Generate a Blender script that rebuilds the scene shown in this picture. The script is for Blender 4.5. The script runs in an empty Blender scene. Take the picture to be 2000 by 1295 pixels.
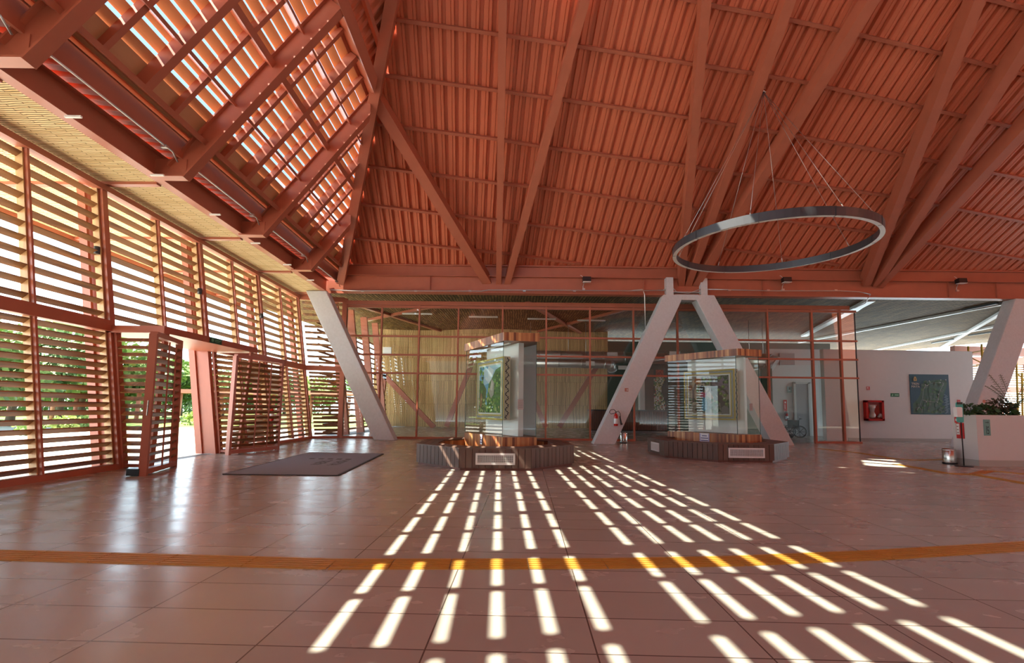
import bpy, math, random
from mathutils import Vector as V, Matrix
SC = bpy.context.scene; COL = SC.collection
R = math.radians
random.seed(7)
# ------------------------------------------------------------------ camera
FPX, CH, PITCH, ROLL, CY = 893.0, 1.25, R(4.4), R(.64), 730.0
cu = V((0, -math.sin(PITCH), math.cos(PITCH))); cf = V((0, math.cos(PITCH), math.sin(PITCH)))
ex = V((1, 0, 0))
cx = ex*math.cos(ROLL) + cu*math.sin(ROLL); cy = cu*math.cos(ROLL) - ex*math.sin(ROLL)
CAM = V((0, 0, CH))
cam = bpy.data.cameras.new('camera'); co = bpy.data.objects.new('camera', cam); COL.objects.link(co)
m = Matrix((cx, cy, -cf)).transposed().to_4x4(); m.translation = CAM; co.matrix_world = m
cam.sensor_width = 36; cam.sensor_fit = 'HORIZONTAL'; cam.lens = FPX/2000*36; cam.shift_y = (CY-647.5)/2000
cam.clip_end = 500
SC.camera = co
# ------------------------------------------------------------------ light
wd = bpy.data.worlds.new('sky'); SC.world = wd; wd.use_nodes = True
wn = wd.node_tree; bg = wn.nodes['Background']
tcw = wn.nodes.new('ShaderNodeTexCoord'); sxy = wn.nodes.new('ShaderNodeSeparateXYZ'); rmp = wn.nodes.new('ShaderNodeValToRGB')
wn.links.new(tcw.outputs['Generated'], sxy.inputs[0]); wn.links.new(sxy.outputs['Z'], rmp.inputs[0]); wn.links.new(rmp.outputs[0], bg.inputs[0])
e_ = rmp.color_ramp.elements; e_.new(.3)
for k_, (p_, c_) in zip(e_, ((0, (.84, 1.02, 1.06, 1)), (.22, (.65, .85, 1.0, 1)), (.42, (.08, .125, .19, 1)))): k_.position = p_; k_.color = c_
bg.inputs[1].default_value = 1.8
sl = bpy.data.lights.new('sun', 'SUN'); sl.energy = 6.3; sl.angle = R(.4); sl.color = (1, .92, .74)
so = bpy.data.objects.new('sun', sl); COL.objects.link(so); so.location = (-20, 0, 30)
SUN = V((.688, .16, -1)).normalized()
so.rotation_euler = SUN.to_track_quat('-Z', 'Y').to_euler()
SC.view_settings.view_transform = 'Standard'; SC.view_settings.look = 'None'
SC.view_settings.exposure = 2.15; SC.view_settings.gamma = 1; SC.view_settings.use_curve_mapping = False
SC.cycles.max_bounces = 10; SC.cycles.diffuse_bounces = 6; SC.cycles.glossy_bounces = 4
SC.cycles.transparent_max_bounces = 24; SC.cycles.transmission_bounces = 6
SC.cycles.caustics_reflective = False; SC.cycles.caustics_refractive = False
SC.cycles.sample_clamp_indirect = 6
# ------------------------------------------------------------------ picture-frame helpers: a pixel of the photo meets a real surface
def ray(px, py): return cf + cx*((px-1000)/FPX) + cy*((CY-py)/FPX)
def fl(px, py, z=0.):
    d = ray(px, py); return CAM + d*((z-CH)/d.z)
def at(px, py, Y):
    d = ray(px, py); return CAM + d*(Y/d.y)
def onp(px, py, P, N):
    d = ray(px, py); return CAM + d*((P-CAM).dot(N)/d.dot(N))
def proj(p):
    v = p-CAM; z = v.dot(cf); return (1000+FPX*v.dot(cx)/z, CY-FPX*v.dot(cy)/z)
# ------------------------------------------------------------------ materials
MATS = {}
def mat(name, col, rough=.5, metal=0., spec=.5, noise=None, bump=None, emit=None):
    if name in MATS: return MATS[name]
    mt = bpy.data.materials.new(name); mt.use_nodes = True; nt = mt.node_tree; b = nt.nodes['Principled BSDF']
    b.inputs['Base Color'].default_value = (*col, 1); b.inputs['Roughness'].default_value = rough
    b.inputs['Metallic'].default_value = metal; b.inputs['Specular IOR Level'].default_value = spec
    if noise or bump:
        tc = nt.nodes.new('ShaderNodeTexCoord')
    if noise:   # (scale, amount)
        n = nt.nodes.new('ShaderNodeTexNoise'); n.inputs['Scale'].default_value = noise[0]; n.inputs['Detail'].default_value = 4
        nt.links.new(tc.outputs['Object'], n.inputs['Vector'])
        mx = nt.nodes.new('ShaderNodeMix'); mx.data_type = 'RGBA'
        a = noise[1]
        mx.inputs[6].default_value = (*[c*(1-a) for c in col], 1); mx.inputs[7].default_value = (*[min(1, c*(1+a)) for c in col], 1)
        nt.links.new(n.outputs[0], mx.inputs[0]); nt.links.new(mx.outputs[2], b.inputs['Base Color'])
    if bump:
        n2 = nt.nodes.new('ShaderNodeTexNoise'); n2.inputs['Scale'].default_value = bump[0]; n2.inputs['Detail'].default_value = 3
        nt.links.new(tc.outputs['Object'], n2.inputs['Vector'])
        bp = nt.nodes.new('ShaderNodeBump'); bp.inputs['Strength'].default_value = bump[1]; bp.inputs['Distance'].default_value = .02
        nt.links.new(n2.outputs[0], bp.inputs['Height']); nt.links.new(bp.outputs[0], b.inputs['Normal'])
    if emit:
        b.inputs['Emission Color'].default_value = (*emit[0], 1); b.inputs['Emission Strength'].default_value = emit[1]
    MATS[name] = mt; return mt
def nodes(mt): return mt.node_tree, mt.node_tree.nodes['Principled BSDF']
def ramp(nt, src, stops):
    r = nt.nodes.new('ShaderNodeValToRGB'); e = r.color_ramp.elements
    while len(e) < len(stops): e.new(.5)
    for k, (p, c) in zip(e, stops): k.position = p; k.color = (*c, 1)
    nt.links.new(src, r.inputs[0]); return r.outputs[0]
def mapping(nt, scale=(1, 1, 1), rot=(0, 0, 0), loc=(0, 0, 0), coord='Object'):
    tc = nt.nodes.new('ShaderNodeTexCoord'); mp = nt.nodes.new('ShaderNodeMapping')
    mp.inputs['Scale'].default_value = scale; mp.inputs['Rotation'].default_value = rot; mp.inputs['Location'].default_value = loc
    nt.links.new(tc.outputs[coord], mp.inputs[0]); return mp.outputs[0]
RED = mat('red_oxide_paint', (.42, .125, .070), .42, noise=(3, .12))
DRED = mat('roof_sheet_paint', (.60, .165, .085), .42, noise=(1.2, .1))
SLATM = mat('roof_slat_paint', (.46, .235, .13), .5, noise=(2, .1))
GRAY = mat('grey_column_coating', (.58, .60, .62), .55, noise=(14, .12), bump=(60, .15))
WHITE = mat('white_wall_plaster', (.62, .61, .60), .7, noise=(6, .03))
BLACK = mat('black_plastic', (.012, .012, .013), .35)
DGREY = mat('dark_grey_metal', (.045, .048, .055), .35)
STEEL = mat('brushed_steel', (.62, .60, .57), .22, 1.)
GALV = mat('galvanised_conduit', (.55, .55, .54), .35, .9)
WPLA = mat('white_plastic', (.8, .8, .8), .4)
LAMPM = mat('lamp_diffuser', (.85, .84, .8), .5)
EXR = mat('extinguisher_red', (.50, .015, .012), .25)
_n, _p = nodes(SLATM); _tr = _n.nodes.new('ShaderNodeBsdfTranslucent'); _tr.inputs[0].default_value = (.58, .36, .22, 1); _mx = _n.nodes.new('ShaderNodeMixShader'); _mx.inputs[0].default_value = .10
_n.links.new(_p.outputs[0], _mx.inputs[1]); _n.links.new(_tr.outputs[0], _mx.inputs[2]); _n.links.new(_mx.outputs[0], _n.nodes['Material Output'].inputs[0])
def wood(name, c1, c2, axis_scale, rough=.45, scale=2.0, bands=None):
    mt = mat(name, c1, rough); nt, b = nodes(mt)
    vec = mapping(nt, axis_scale)
    n = nt.nodes.new('ShaderNodeTexNoise'); n.inputs['Scale'].default_value = scale; n.inputs['Detail'].default_value = 6; n.inputs['Distortion'].default_value = 1.2
    nt.links.new(vec, n.inputs['Vector'])
    c = ramp(nt, n.outputs[0], [(.3, c1), (.7, c2)])
    nt.links.new(c, b.inputs['Base Color']); return mt
WSLAT = wood('louvre_wood', (.14, .055, .02), (.40, .19, .07), (4, .35, 4), .42, 1.6)
WPOST = wood('louvre_frame_wood', (.40, .22, .09), (.62, .38, .17), (3, 3, .5), .5, 2)
def plankwood(name, cols, w, rough=.4, axis='UV'):   # narrow staves of differing tone, along the u coordinate
    mt = mat(name, cols[0], rough); nt, b = nodes(mt)
    tc = nt.nodes.new('ShaderNodeUVMap'); sp = nt.nodes.new('ShaderNodeSeparateXYZ'); nt.links.new(tc.outputs[0], sp.inputs[0])
    d = nt.nodes.new('ShaderNodeMath'); d.operation = 'DIVIDE'; d.inputs[1].default_value = w; nt.links.new(sp.outputs[0], d.inputs[0])
    fr = nt.nodes.new('ShaderNodeMath'); fr.operation = 'FLOOR'; nt.links.new(d.outputs[0], fr.inputs[0])
    wn_ = nt.nodes.new('ShaderNodeTexWhiteNoise'); wn_.noise_dimensions = '1D'; nt.links.new(fr.outputs[0], wn_.inputs['W'])
    n = nt.nodes.new('ShaderNodeTexNoise'); n.inputs['Scale'].default_value = 1; mp = nt.nodes.new('ShaderNodeMapping'); mp.inputs['Scale'].default_value = (60, 3, 1)
    nt.links.new(tc.outputs[0], mp.inputs[0]); nt.links.new(mp.outputs[0], n.inputs['Vector'])
    a = nt.nodes.new('ShaderNodeMath'); a.operation = 'MULTIPLY_ADD'; a.inputs[1].default_value = .35; nt.links.new(n.outputs[0], a.inputs[0]); 
    a2 = nt.nodes.new('ShaderNodeMath'); a2.operation = 'MULTIPLY'; a2.inputs[1].default_value = .75; nt.links.new(wn_.outputs[0], a2.inputs[0]); nt.links.new(a2.outputs[0], a.inputs[2])
    k = len(cols); c = ramp(nt, a.outputs[0], [(i/(k-1)*.9+.05, q) for i, q in enumerate(cols)])
    nt.links.new(c, b.inputs['Base Color']); return mt
STAVE = plankwood('display_wood_staves', [(.09, .028, .014), (.24, .075, .03), (.38, .15, .055), (.62, .34, .14)], .055)
DECKW = plankwood('bench_decking', [(.085, .048, .038), (.115, .068, .053), (.14, .085, .065)], .14, .6)
# bamboo mats: canes in staggered rows
def bamboo(name, c_hi, c_mid, pitch, length, rotz=0., rough=.6, uvbased=True):
    mt = mat(name, c_hi, .8, 0, .25); nt, b = nodes(mt)
    uv = nt.nodes.new('ShaderNodeUVMap'); mp = nt.nodes.new('ShaderNodeMapping'); nt.links.new(uv.outputs[0], mp.inputs[0])
    ns = nt.nodes.new('ShaderNodeTexNoise'); ns.inputs['Scale'].default_value = 1.3; ns.inputs['Detail'].default_value = 3; nt.links.new(uv.outputs[0], ns.inputs['Vector'])
    ad = nt.nodes.new('ShaderNodeVectorMath'); ad.operation = 'MULTIPLY_ADD'; ad.inputs[1].default_value = (.05, .16, 0)
    nt.links.new(ns.outputs[1], ad.inputs[0]); nt.links.new(uv.outputs[0], ad.inputs[2])
    nt.links.new(ad.outputs[0], mp.inputs[0]); mp.inputs['Rotation'].default_value = (0, 0, rotz)
    br = nt.nodes.new('ShaderNodeTexBrick'); nt.links.new(mp.outputs[0], br.inputs['Vector'])
    br.inputs['Scale'].default_value = 1; br.inputs['Brick Width'].default_value = length; br.inputs['Row Height'].default_value = pitch
    br.inputs['Mortar Size'].default_value = pitch*.2; br.inputs['Mortar Smooth'].default_value = .9; br.inputs['Bias'].default_value = -.1
    br.offset = .5; br.inputs['Color1'].default_value = (*c_hi, 1); br.inputs['Color2'].default_value = (*c_mid, 1); br.inputs['Mortar'].default_value = (c_mid[0]*.18, c_mid[1]*.14, c_mid[2]*.1, 1)
    nt.links.new(br.outputs[0], b.inputs['Base Color'])
    inv = nt.nodes.new('ShaderNodeMath'); inv.operation = 'SUBTRACT'; inv.inputs[0].default_value = 1; nt.links.new(br.outputs['Fac'], inv.inputs[1])
    bp = nt.nodes.new('ShaderNodeBump'); bp.inputs['Strength'].default_value = .9; bp.inputs['Distance'].default_value = pitch*.6
    nt.links.new(inv.outputs[0], bp.inputs['Height']); nt.links.new(bp.outputs[0], b.inputs['Normal'])
    return mt
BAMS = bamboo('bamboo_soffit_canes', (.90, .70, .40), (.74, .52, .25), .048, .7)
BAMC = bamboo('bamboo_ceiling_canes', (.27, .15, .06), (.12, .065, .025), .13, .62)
BAMW = bamboo('bamboo_wall_canes', (.84, .56, .27), (.50, .31, .13), .065, 3.1)
# glass
def glass(name, tint, refl=1.0, rough=.0):
    mt = bpy.data.materials.new(name); mt.use_nodes = True; nt = mt.node_tree; nt.nodes.clear()
    o = nt.nodes.new('ShaderNodeOutputMaterial'); t = nt.nodes.new('ShaderNodeBsdfTransparent'); t.inputs[0].default_value = (*tint, 1)
    g = nt.nodes.new('ShaderNodeBsdfGlossy'); g.inputs['Roughness'].default_value = rough
    fr = nt.nodes.new('ShaderNodeFresnel'); fr.inputs[0].default_value = 1.5
    ml = nt.nodes.new('ShaderNodeMath'); ml.operation = 'MULTIPLY'; ml.inputs[1].default_value = refl; ml.use_clamp = True
    mx = nt.nodes.new('ShaderNodeMixShader'); nt.links.new(fr.outputs[0], ml.inputs[0]); nt.links.new(ml.outputs[0], mx.inputs[0])
    nt.links.new(t.outputs[0], mx.inputs[1]); nt.links.new(g.outputs[0], mx.inputs[2]); nt.links.new(mx.outputs[0], o.inputs[0])
    MATS[name] = mt; return mt
GLASS = glass('clear_glass', (.93, .96, .94), .9)
GLASW = glass('partition_glass', (.93, .95, .94), 2.3)
# colour-attribute paint (signs, pictures, maps)
PAINT = mat('printed_colours', (.5, .5, .5), .55); _nt, _b = nodes(PAINT)
_a = _nt.nodes.new('ShaderNodeAttribute'); _a.attribute_name = 'Col'; _nt.links.new(_a.outputs[0], _b.inputs['Base Color'])
# ------------------------------------------------------------------ mesh builder
class MB:
    def __init__(s): s.v = []; s.f = []; s.uv = []; s.col = []; s.sm = []
    def quad(s, pts, uv=None, col=None, smooth=False):
        i = len(s.v); s.v += [V(p) for p in pts]; s.f.append(list(range(i, i+len(pts))))
        s.uv.append(uv or [(0, 0)]*len(pts)); s.col.append(col); s.sm.append(smooth); return s
    def hexa(s, c, col=None):      # 8 corners: bottom 4 (ccw seen from above), top 4
        q = [(0, 3, 2, 1), (4, 5, 6, 7), (0, 1, 5, 4), (1, 2, 6, 5), (2, 3, 7, 6), (3, 0, 4, 7)]
        i = len(s.v); s.v += [V(p) for p in c]
        for a in q:
            s.f.append([i+k for k in a]); p = [V(c[k]) for k in a]
            w = (p[1]-p[0]).length; h = (p[2]-p[1]).length
            s.uv.append([(0, 0), (w, 0), (w, h), (0, h)]); s.col.append(col); s.sm.append(False)
        return s
    def box(s, c, d, ax=None, col=None):
        c = V(c); a, b, e = ax or (V((1, 0, 0)), V((0, 1, 0)), V((0, 0, 1)))
        a = a*d[0]/2; b = b*d[1]/2; e = e*d[2]/2
        return s.hexa([c-a-b-e, c+a-b-e, c+a+b-e, c-a+b-e, c-a-b+e, c+a-b+e, c+a+b+e, c-a+b+e], col)
    def beam(s, p0, p1, w, h, up=V((0, 0, 1)), off=0., col=None):   # w across, h along up; off shifts along up
        p0 = V(p0); p1 = V(p1); d = (p1-p0); L = d.length; d.normalize(); a = d.cross(V(up)).normalized(); u = a.cross(d).normalized()
        return s.box((p0+p1)/2+u*off, (L, w, h), (d, a*-1, u), col)
    def ibeam(s, p0, p1, w, h, tf, tw, up=V((0, 0, 1))):
        s.beam(p0, p1, w, tf, up, h/2-tf/2); s.beam(p0, p1, w, tf, up, -h/2+tf/2); s.beam(p0, p1, tw, h-2*tf, up); return s
    def tube(s, pts, r, n=8, closed=False, cap=True, col=None):
        pts = [V(p) for p in pts]; k = len(pts); base = len(s.v); N = None
        for i, p in enumerate(pts):
            if closed: t = pts[(i+1) % k]-pts[i-1]
            else: t = pts[min(i+1, k-1)]-pts[max(i-1, 0)]
            t.normalize()
            if N is None: N = t.orthogonal().normalized()
            N = (N-t*N.dot(t)); N.normalize(); B = t.cross(N)
            rr = r[i] if isinstance(r, (list, tuple)) else r
            for j in range(n):
                a = 2*math.pi*j/n; s.v.append(p+(N*math.cos(a)+B*math.sin(a))*rr)
        for i in range(k if closed else k-1):
            for j in range(n):
                q = (base+i*n+j, base+i*n+(j+1) % n, base+((i+1) % k)*n+(j+1) % n, base+((i+1) % k)*n+j)
                s.f.append(list(q)); s.uv.append([(0, 0)]*4); s.col.append(col); s.sm.append(True)
        if cap and not closed:
            s.f.append([base+j for j in range(n)][::-1]); s.uv.append([(0, 0)]*n); s.col.append(col); s.sm.append(False)
            s.f.append([base+(k-1)*n+j for j in range(n)]); s.uv.append([(0, 0)]*n); s.col.append(col); s.sm.append(False)
        return s
    def lathe(s, prof, c=(0, 0, 0), n=20, ax=V((0, 0, 1)), col=None):   # prof: (radius, height)
        ax = V(ax).normalized(); return s.tube([V(c)+ax*h for _, h in prof], [max(r, 1e-4) for r, _ in prof], n, col=col) if all(prof[i+1][1] > prof[i][1]-1e-9 for i in range(len(prof)-1)) else s._l(prof, c, n, ax, col)
    def _l(s, prof, c, n, ax, col):
        N = ax.orthogonal().normalized(); B = ax.cross(N); base = len(s.v)
        for r, h in prof:
            for j in range(n):
                a = 2*math.pi*j/n; s.v.append(V(c)+ax*h+(N*math.cos(a)+B*math.sin(a))*r)
        for i in range(len(prof)-1):
            for j in range(n):
                s.f.append([base+i*n+j, base+i*n+(j+1) % n, base+(i+1)*n+(j+1) % n, base+(i+1)*n+j]); s.uv.append([(0, 0)]*4); s.col.append(col); s.sm.append(True)
        return s
    def prism(s, pts, vec, col=None):   # polygon extruded
        pts = [V(p) for p in pts]; vec = V(vec); n = len(pts)
        s.quad(pts, [(0, 0)]*n, col); s.quad([p+vec for p in reversed(pts)], [(0, 0)]*n, col)
        u = 0
        for i in range(n):
            a, b = pts[i], pts[(i+1) % n]; L = (b-a).length; h = vec.length
            s.quad([a, a+vec, b+vec, b], [(u, 0), (u, h), (u+L, h), (u+L, 0)], col); u += L
        return s
    def merge(s, o):
        i = len(s.v); s.v += o.v; s.f += [[k+i for k in f] for f in o.f]; s.uv += o.uv; s.col += o.col; s.sm += o.sm; return s
    def xf(s, M): s.v = [M @ p for p in s.v]; return s
    def build(s, name, mt, parent=None, label=None, cat=None, group=None, kind=None, at0=None, local=False):
        if parent is not None: o0 = V((0, 0, 0)) if local else parent['_w'] if False else WORLD.get(parent.name, V((0, 0, 0)))
        elif at0 is not None: o0 = V(at0)
        else:
            xs = [p.x for p in s.v]; ys = [p.y for p in s.v]; zs = [p.z for p in s.v]
            o0 = V(((min(xs)+max(xs))/2, (min(ys)+max(ys))/2, min(zs)))
        if local: o0 = V((0, 0, 0))
        me = bpy.data.meshes.new(name); me.from_pydata([p-o0 for p in s.v], [], s.f)
        mts = mt if isinstance(mt, (list, tuple)) else [mt]
        for q in mts: me.materials.append(q)
        ul = me.uv_layers.new(name='UVMap'); k = 0; flat = []
        for u in s.uv:
            for a in u: flat += a
        ul.data.foreach_set('uv', flat)
        if any(c is not None for c in s.col):
            ca = me.color_attributes.new('Col', 'FLOAT_COLOR', 'CORNER'); fc = []
            for f, c in zip(s.f, s.col):
                c = c or (.5, .5, .5); fc += [c[0], c[1], c[2], 1]*len(f)
            ca.data.foreach_set('color', fc)
        me.polygons.foreach_set('use_smooth', s.sm); me.update()
        o = bpy.data.objects.new(name, me); COL.objects.link(o)
        WORLD[o.name] = o0
        if parent is not None: o.parent = parent
        if not parent and not local: o.location = o0
        elif parent is not None: o.location = (0, 0, 0)
        tag(o, label, cat, group, kind); return o
WORLD = {}
def tag(o, label=None, cat=None, group=None, kind=None):
    if label: o['label'] = label
    if cat: o['category'] = cat
    if group: o['group'] = group
    if kind: o['kind'] = kind
    return o
def thing(name, loc, label, cat, group=None, kind=None):
    o = bpy.data.objects.new(name, None); COL.objects.link(o); o.location = loc; o.empty_display_size = .2
    WORLD[o.name] = V(loc); return tag(o, label, cat, group, kind)
def dup(o, loc=None, rotz=None, label=None, group=None):
    c = o.copy(); COL.objects.link(c)
    if loc is not None: c.location = loc
    if rotz is not None: c.rotation_euler = (0, 0, rotz)
    if label: c['label'] = label
    if group: c['group'] = group
    def rec(a, b):
        for ch in list(a.children):
            d = ch.copy(); COL.objects.link(d); d.parent = b; rec(ch, d)
    rec(o, c); return c
def text(s, size, mt, loc, ax, ay, name, parent=None, align='CENTER', ext=.001, col=None):
    cv = bpy.data.curves.new(name, 'FONT'); cv.body = s; cv.size = size; cv.align_x = align; cv.extrude = ext; cv.resolution_u = 2
    t = bpy.data.objects.new(name+'_src', cv); COL.objects.link(t)
    bpy.context.view_layer.update()
    me = bpy.data.meshes.new_from_object(t.evaluated_get(bpy.context.evaluated_depsgraph_get()))
    bpy.data.objects.remove(t)
    az = V(ax).normalized().cross(V(ay).normalized()); M = Matrix((V(ax).normalized(), V(ay).normalized(), az)).transposed().to_4x4()
    o0 = WORLD.get(parent.name, V((0, 0, 0))) if parent else V((0, 0, 0))
    M.translation = V(loc)-o0; me.transform(M); me.materials.clear(); me.materials.append(mt)
    o = bpy.data.objects.new(name, me); COL.objects.link(o); o.parent = parent; WORLD[o.name] = o0; return o
ORD = ['first', 'second', 'third', 'fourth', 'fifth', 'sixth', 'seventh', 'eighth', 'ninth', 'tenth', 'eleventh', 'twelfth', 'thirteenth', 'fourteenth', 'fifteenth', 'sixteenth', 'seventeenth']
LD = V((-.028, 1, 0)).normalized(); LN = V((1, .028, 0)).normalized(); UP = V((0, 0, 1))
#@@SECTIONS
# ================================================================== THE SHELL
# floor tiles .88 x .40 on the hall's own axes
FLM = mat('rose_floor_tile', (.30, .25, .22), .33); nt, b = nodes(FLM)
vec = mapping(nt, (1, 1, 1), (0, 0, R(1.6)), (.505, .0, 0))
br = nt.nodes.new('ShaderNodeTexBrick'); br.offset = 0; br.inputs['Scale'].default_value = 1; br.inputs['Brick Width'].default_value = .89; br.inputs['Row Height'].default_value = .41
br.inputs['Mortar Size'].default_value = .005; br.inputs['Mortar Smooth'].default_value = .2
br.inputs['Color1'].default_value = (.455, .445, .40, 1); br.inputs['Color2'].default_value = (.40, .39, .35, 1); br.inputs['Mortar'].default_value = (.12, .10, .085, 1)
nt.links.new(vec, br.inputs['Vector'])
v2 = mapping(nt, (1.2, 2, 1)); n = nt.nodes.new('ShaderNodeTexNoise'); n.inputs['Scale'].default_value = 1.6; n.inputs['Detail'].default_value = 5; nt.links.new(v2, n.inputs['Vector'])
mx = nt.nodes.new('ShaderNodeMix'); mx.data_type = 'RGBA'; mx.blend_type = 'MULTIPLY'; mx.inputs[0].default_value = .12
nt.links.new(br.outputs[0], mx.inputs[6]); nt.links.new(ramp(nt, n.outputs[0], [(.3, (.7, .68, .66)), (.75, (1, 1, 1))]), mx.inputs[7]); nt.links.new(mx.outputs[2], b.inputs['Base Color'])
bp = nt.nodes.new('ShaderNodeBump'); bp.inputs['Strength'].default_value = .10; bp.inputs['Distance'].default_value = .01; nt.links.new(n.outputs[0], bp.inputs['Height']); nt.links.new(bp.outputs[0], b.inputs['Normal'])
nt.links.new(ramp(nt, n.outputs[0], [(.3, (.20,)*3), (.8, (.32,)*3)]), b.inputs['Roughness'])
PAVE = mat('pale_paving', (.76, .74, .68), .8, noise=(.8, .06)); GRAN = mat('granite_threshold', (.20, .19, .19), .6, noise=(25, .35))
GRASS = mat('lawn_grass', (.20, .30, .06), .9, noise=(2, .35)); SOIL = mat('dark_soil', (.08, .05, .03), .9)
GW = lambda Y, Z: V((-7.39-.028*Y-.1376*Z, Y, Z))          # inner face of the leaning louvre wall
YG = 18.7; YB = 17.9
mb = MB(); mb.prism([GW(-7, 0), V((34, -7, 0)), V((34, 48, 0)), V((-7.2, 48, 0)), V((-7.2, 18.9, 0)), GW(18.3, 0)], V((0, 0, -.12)))
mb.build('floor', FLM, kind='structure', at0=(0, 0, 0))
mb = MB(); mb.prism([GW(-7, 0)+V((-2.2, 0, -.02)), GW(-7, 0)+V((-.001, 0, -.02)), GW(18.3, 0)+V((-.001, 0, -.02)), V((-7.21, 18.9, -.02)), V((-7.21, 48, -.02)), V((-10.2, 48, -.02))], V((0, 0, -.1)))
mb.build('floor_threshold', GRAN, kind='structure', at0=(0, 0, 0))
mb = MB(); mb.prism([V((-120, -20, -.05)), V((-9.4, -20, -.05)), V((-9.9, 27, -.05)), V((-120, 27, -.05))], V((0, 0, -.1)))
mb.build('floor_forecourt', PAVE, kind='structure', at0=(-30, 0, -.1))
mb = MB(); mb.prism([V((-160, 27, -.04)), V((-9.9, 27, -.04)), V((-9.9, 95, -.04)), V((-160, 95, -.04))], V((0, 0, -.1)))
tag(mb.build('lawn', GRASS, at0=(-40, 40, -.1)), 'sunlit green lawn beyond the pale forecourt, seen through the louvres', 'grass', kind='stuff')
# tactile guide strips
TACT = mat('tactile_yellow', (.50, .27, .045), .5, noise=(5, .15))
def strip(pts, w, label, name='tactile_strip', ribs=5):
    P = [fl(*p, z=.0) for p in pts]; mb = MB(); ln = 0
    for i in range(len(P)-1):
        d = (P[i+1]-P[i]).normalized(); L = (P[i+1]-P[i]).length; a = V((-d.y, d.x, 0)); n = max(1, round(L/.6)); 
        for k in range(n):
            p0 = P[i]+d*(L*k/n+.004); p1 = P[i]+d*(L*(k+1)/n-.004)
            mb.beam(p0+V((0, 0, .001)), p1+V((0, 0, .001)), w, .008)
            for j in range(ribs):
                o = a*((j+.5)/ribs-.5)*w*.92
                mb.beam(p0+o+V((0, 0, .006)), p1+o+V((0, 0, .006)), w/ribs*.45, .006)
    mb.build(name, TACT, label=label, cat='tactile paving', at0=P[0])
strip([(-420, 1071), (-60, 1083), (330, 1093), (650, 1102), (880, 1102), (1180, 1101), (1440, 1096), (1720, 1084), (2000, 1067), (2300, 1046)], .25, 'long yellow ribbed tactile strip crossing the whole tiled foreground')
strip([(1600, 876.5), (1680, 885), (1745, 896), (1790, 899), (1850, 897.5)], .2, 'yellow tactile strip running from the glass partition to the steel bin')
strip([(1750, 907), (1800, 915.5), (1850, 925), (1900, 927), (1960, 937), (2010, 946), (2060, 954)], .2, 'yellow tactile strip curving past the sunlit patch to the frame edge')
strip([(1900, 927), (1930, 920), (1950, 921), (2000, 926), (2040, 928)], .2, 'short yellow tactile branch in front of the white planter wall')
# ------------------------------------------------------------------ leaning louvre wall
CY_ = [2.99, 6.02, 9.06, 12.1, 15.13, 18.2]
ZR0, ZR1, ZH = 2.70, 2.92, 5.62
def wbox(mb, Y0, Y1, Z0, Z1, din, dout):      # box hugging the leaning wall; din into the hall, dout to the outside
    c = []
    for Z in (Z0, Z1):
        for Y, dx in ((Y0, -dout), (Y0, din), (Y1, din), (Y1, -dout)): c.append(GW(Y, Z)+V((dx, 0, 0)))
    return mb.hexa(c)
where = ['nearest the camera at the frame edge', 'just left of the entrance portal', 'at the near side of the entrance', 'at the far side of the entrance', 'behind the far gate leaf', 'at the far corner of the louvred wall']
for i, Y in enumerate(CY_):
    mb = MB(); wbox(mb, Y-.06, Y+.06, 0, ZH+.1, .03, .10); wbox(mb, Y-.10, Y-.04, 0, ZH+.05, -.3, .46); wbox(mb, Y+.04, Y+.10, 0, ZH+.05, -.3, .46)
    mb.build('wall_column', RED, label='leaning red steel column of the louvred wall, '+where[i], cat='column', group='leaning louvre wall columns')
mb = MB(); wbox(mb, -3, 9.0, ZR0, ZR1, .05, .16); mb.build('wall_rail', RED, label='dark red middle rail of the louvred wall, left of the entrance', cat='rail')
mb = MB(); wbox(mb, 12.2, 18.2, ZR0, ZR1, .05, .16); mb.build('wall_rail', RED, label='red middle rail of the louvred wall beyond the entrance', cat='rail')
mb = MB(); wbox(mb, -3, 18.25, ZH, ZH+.12, .06, .14); mb.build('head_rail', RED, label='red head rail along the top of the louvred wall', cat='rail')
mb = MB(); wbox(mb, -3, 9.0, 0, .10, .06, .12); mb.build('sill_rail', RED, label='dark sill rail under the louvres left of the entrance', cat='rail')
mb = MB(); wbox(mb, 12.2, 18.25, 0, .08, .05, .12); mb.build('sill_rail', RED, label='dark sill rail under the louvres beyond the entrance', cat='rail')
TILT = R(38)
def slat(mb, p0, p1, w, t, out):       # board between two points; "out" points outdoors
    d = (p1-p0).normalized(); o = V(out); o = o-d*o.dot(d); o.z = 0; o.normalize(); u = (o*math.cos(TILT)-UP*math.sin(TILT)); n_ = d.cross(u).normalized()
    mb.box((p0+p1)/2, ((p1-p0).length, w, t), (d, u, n_))
def louvre(Y0, Y1, Z0, Z1, n, label, group):
    root = thing('louvre_panel', GW((Y0+Y1)/2, Z0), label, 'louvre panel', group)
    mb = MB(); ym = (Y0+Y1)/2
    for k in range(n):
        z = Z0+(Z1-Z0)*(k+.5)/n
        for a, b_ in ((Y0+.11, ym-.04), (ym+.04, Y1-.11)):
            slat(mb, GW(a, z)+V((-.10, 0, 0)), GW(b_, z)+V((-.10, 0, 0)), .125, .022, (-1, 0, 0))
    mb.build('slats', WSLAT, root)
    mb = MB(); wbox(mb, ym-.02, ym+.02, Z0, Z1, .02, .05); mb.build('mid_post', RED, root)
    for ya, yb in ((Y0+.075, Y0+.105), (Y1-.105, Y1-.075), (ym-.045, ym-.022), (ym+.022, ym+.045)):
        mb = MB(); wbox(mb, ya, yb, Z0, Z1, -.04, .17); mb.build('side_board', WPOST, root)
bayn = ['at the left frame edge', 'left of the entrance', 'directly above the entrance', 'just beyond the entrance', 'in the far bay beside the corner']
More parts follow.
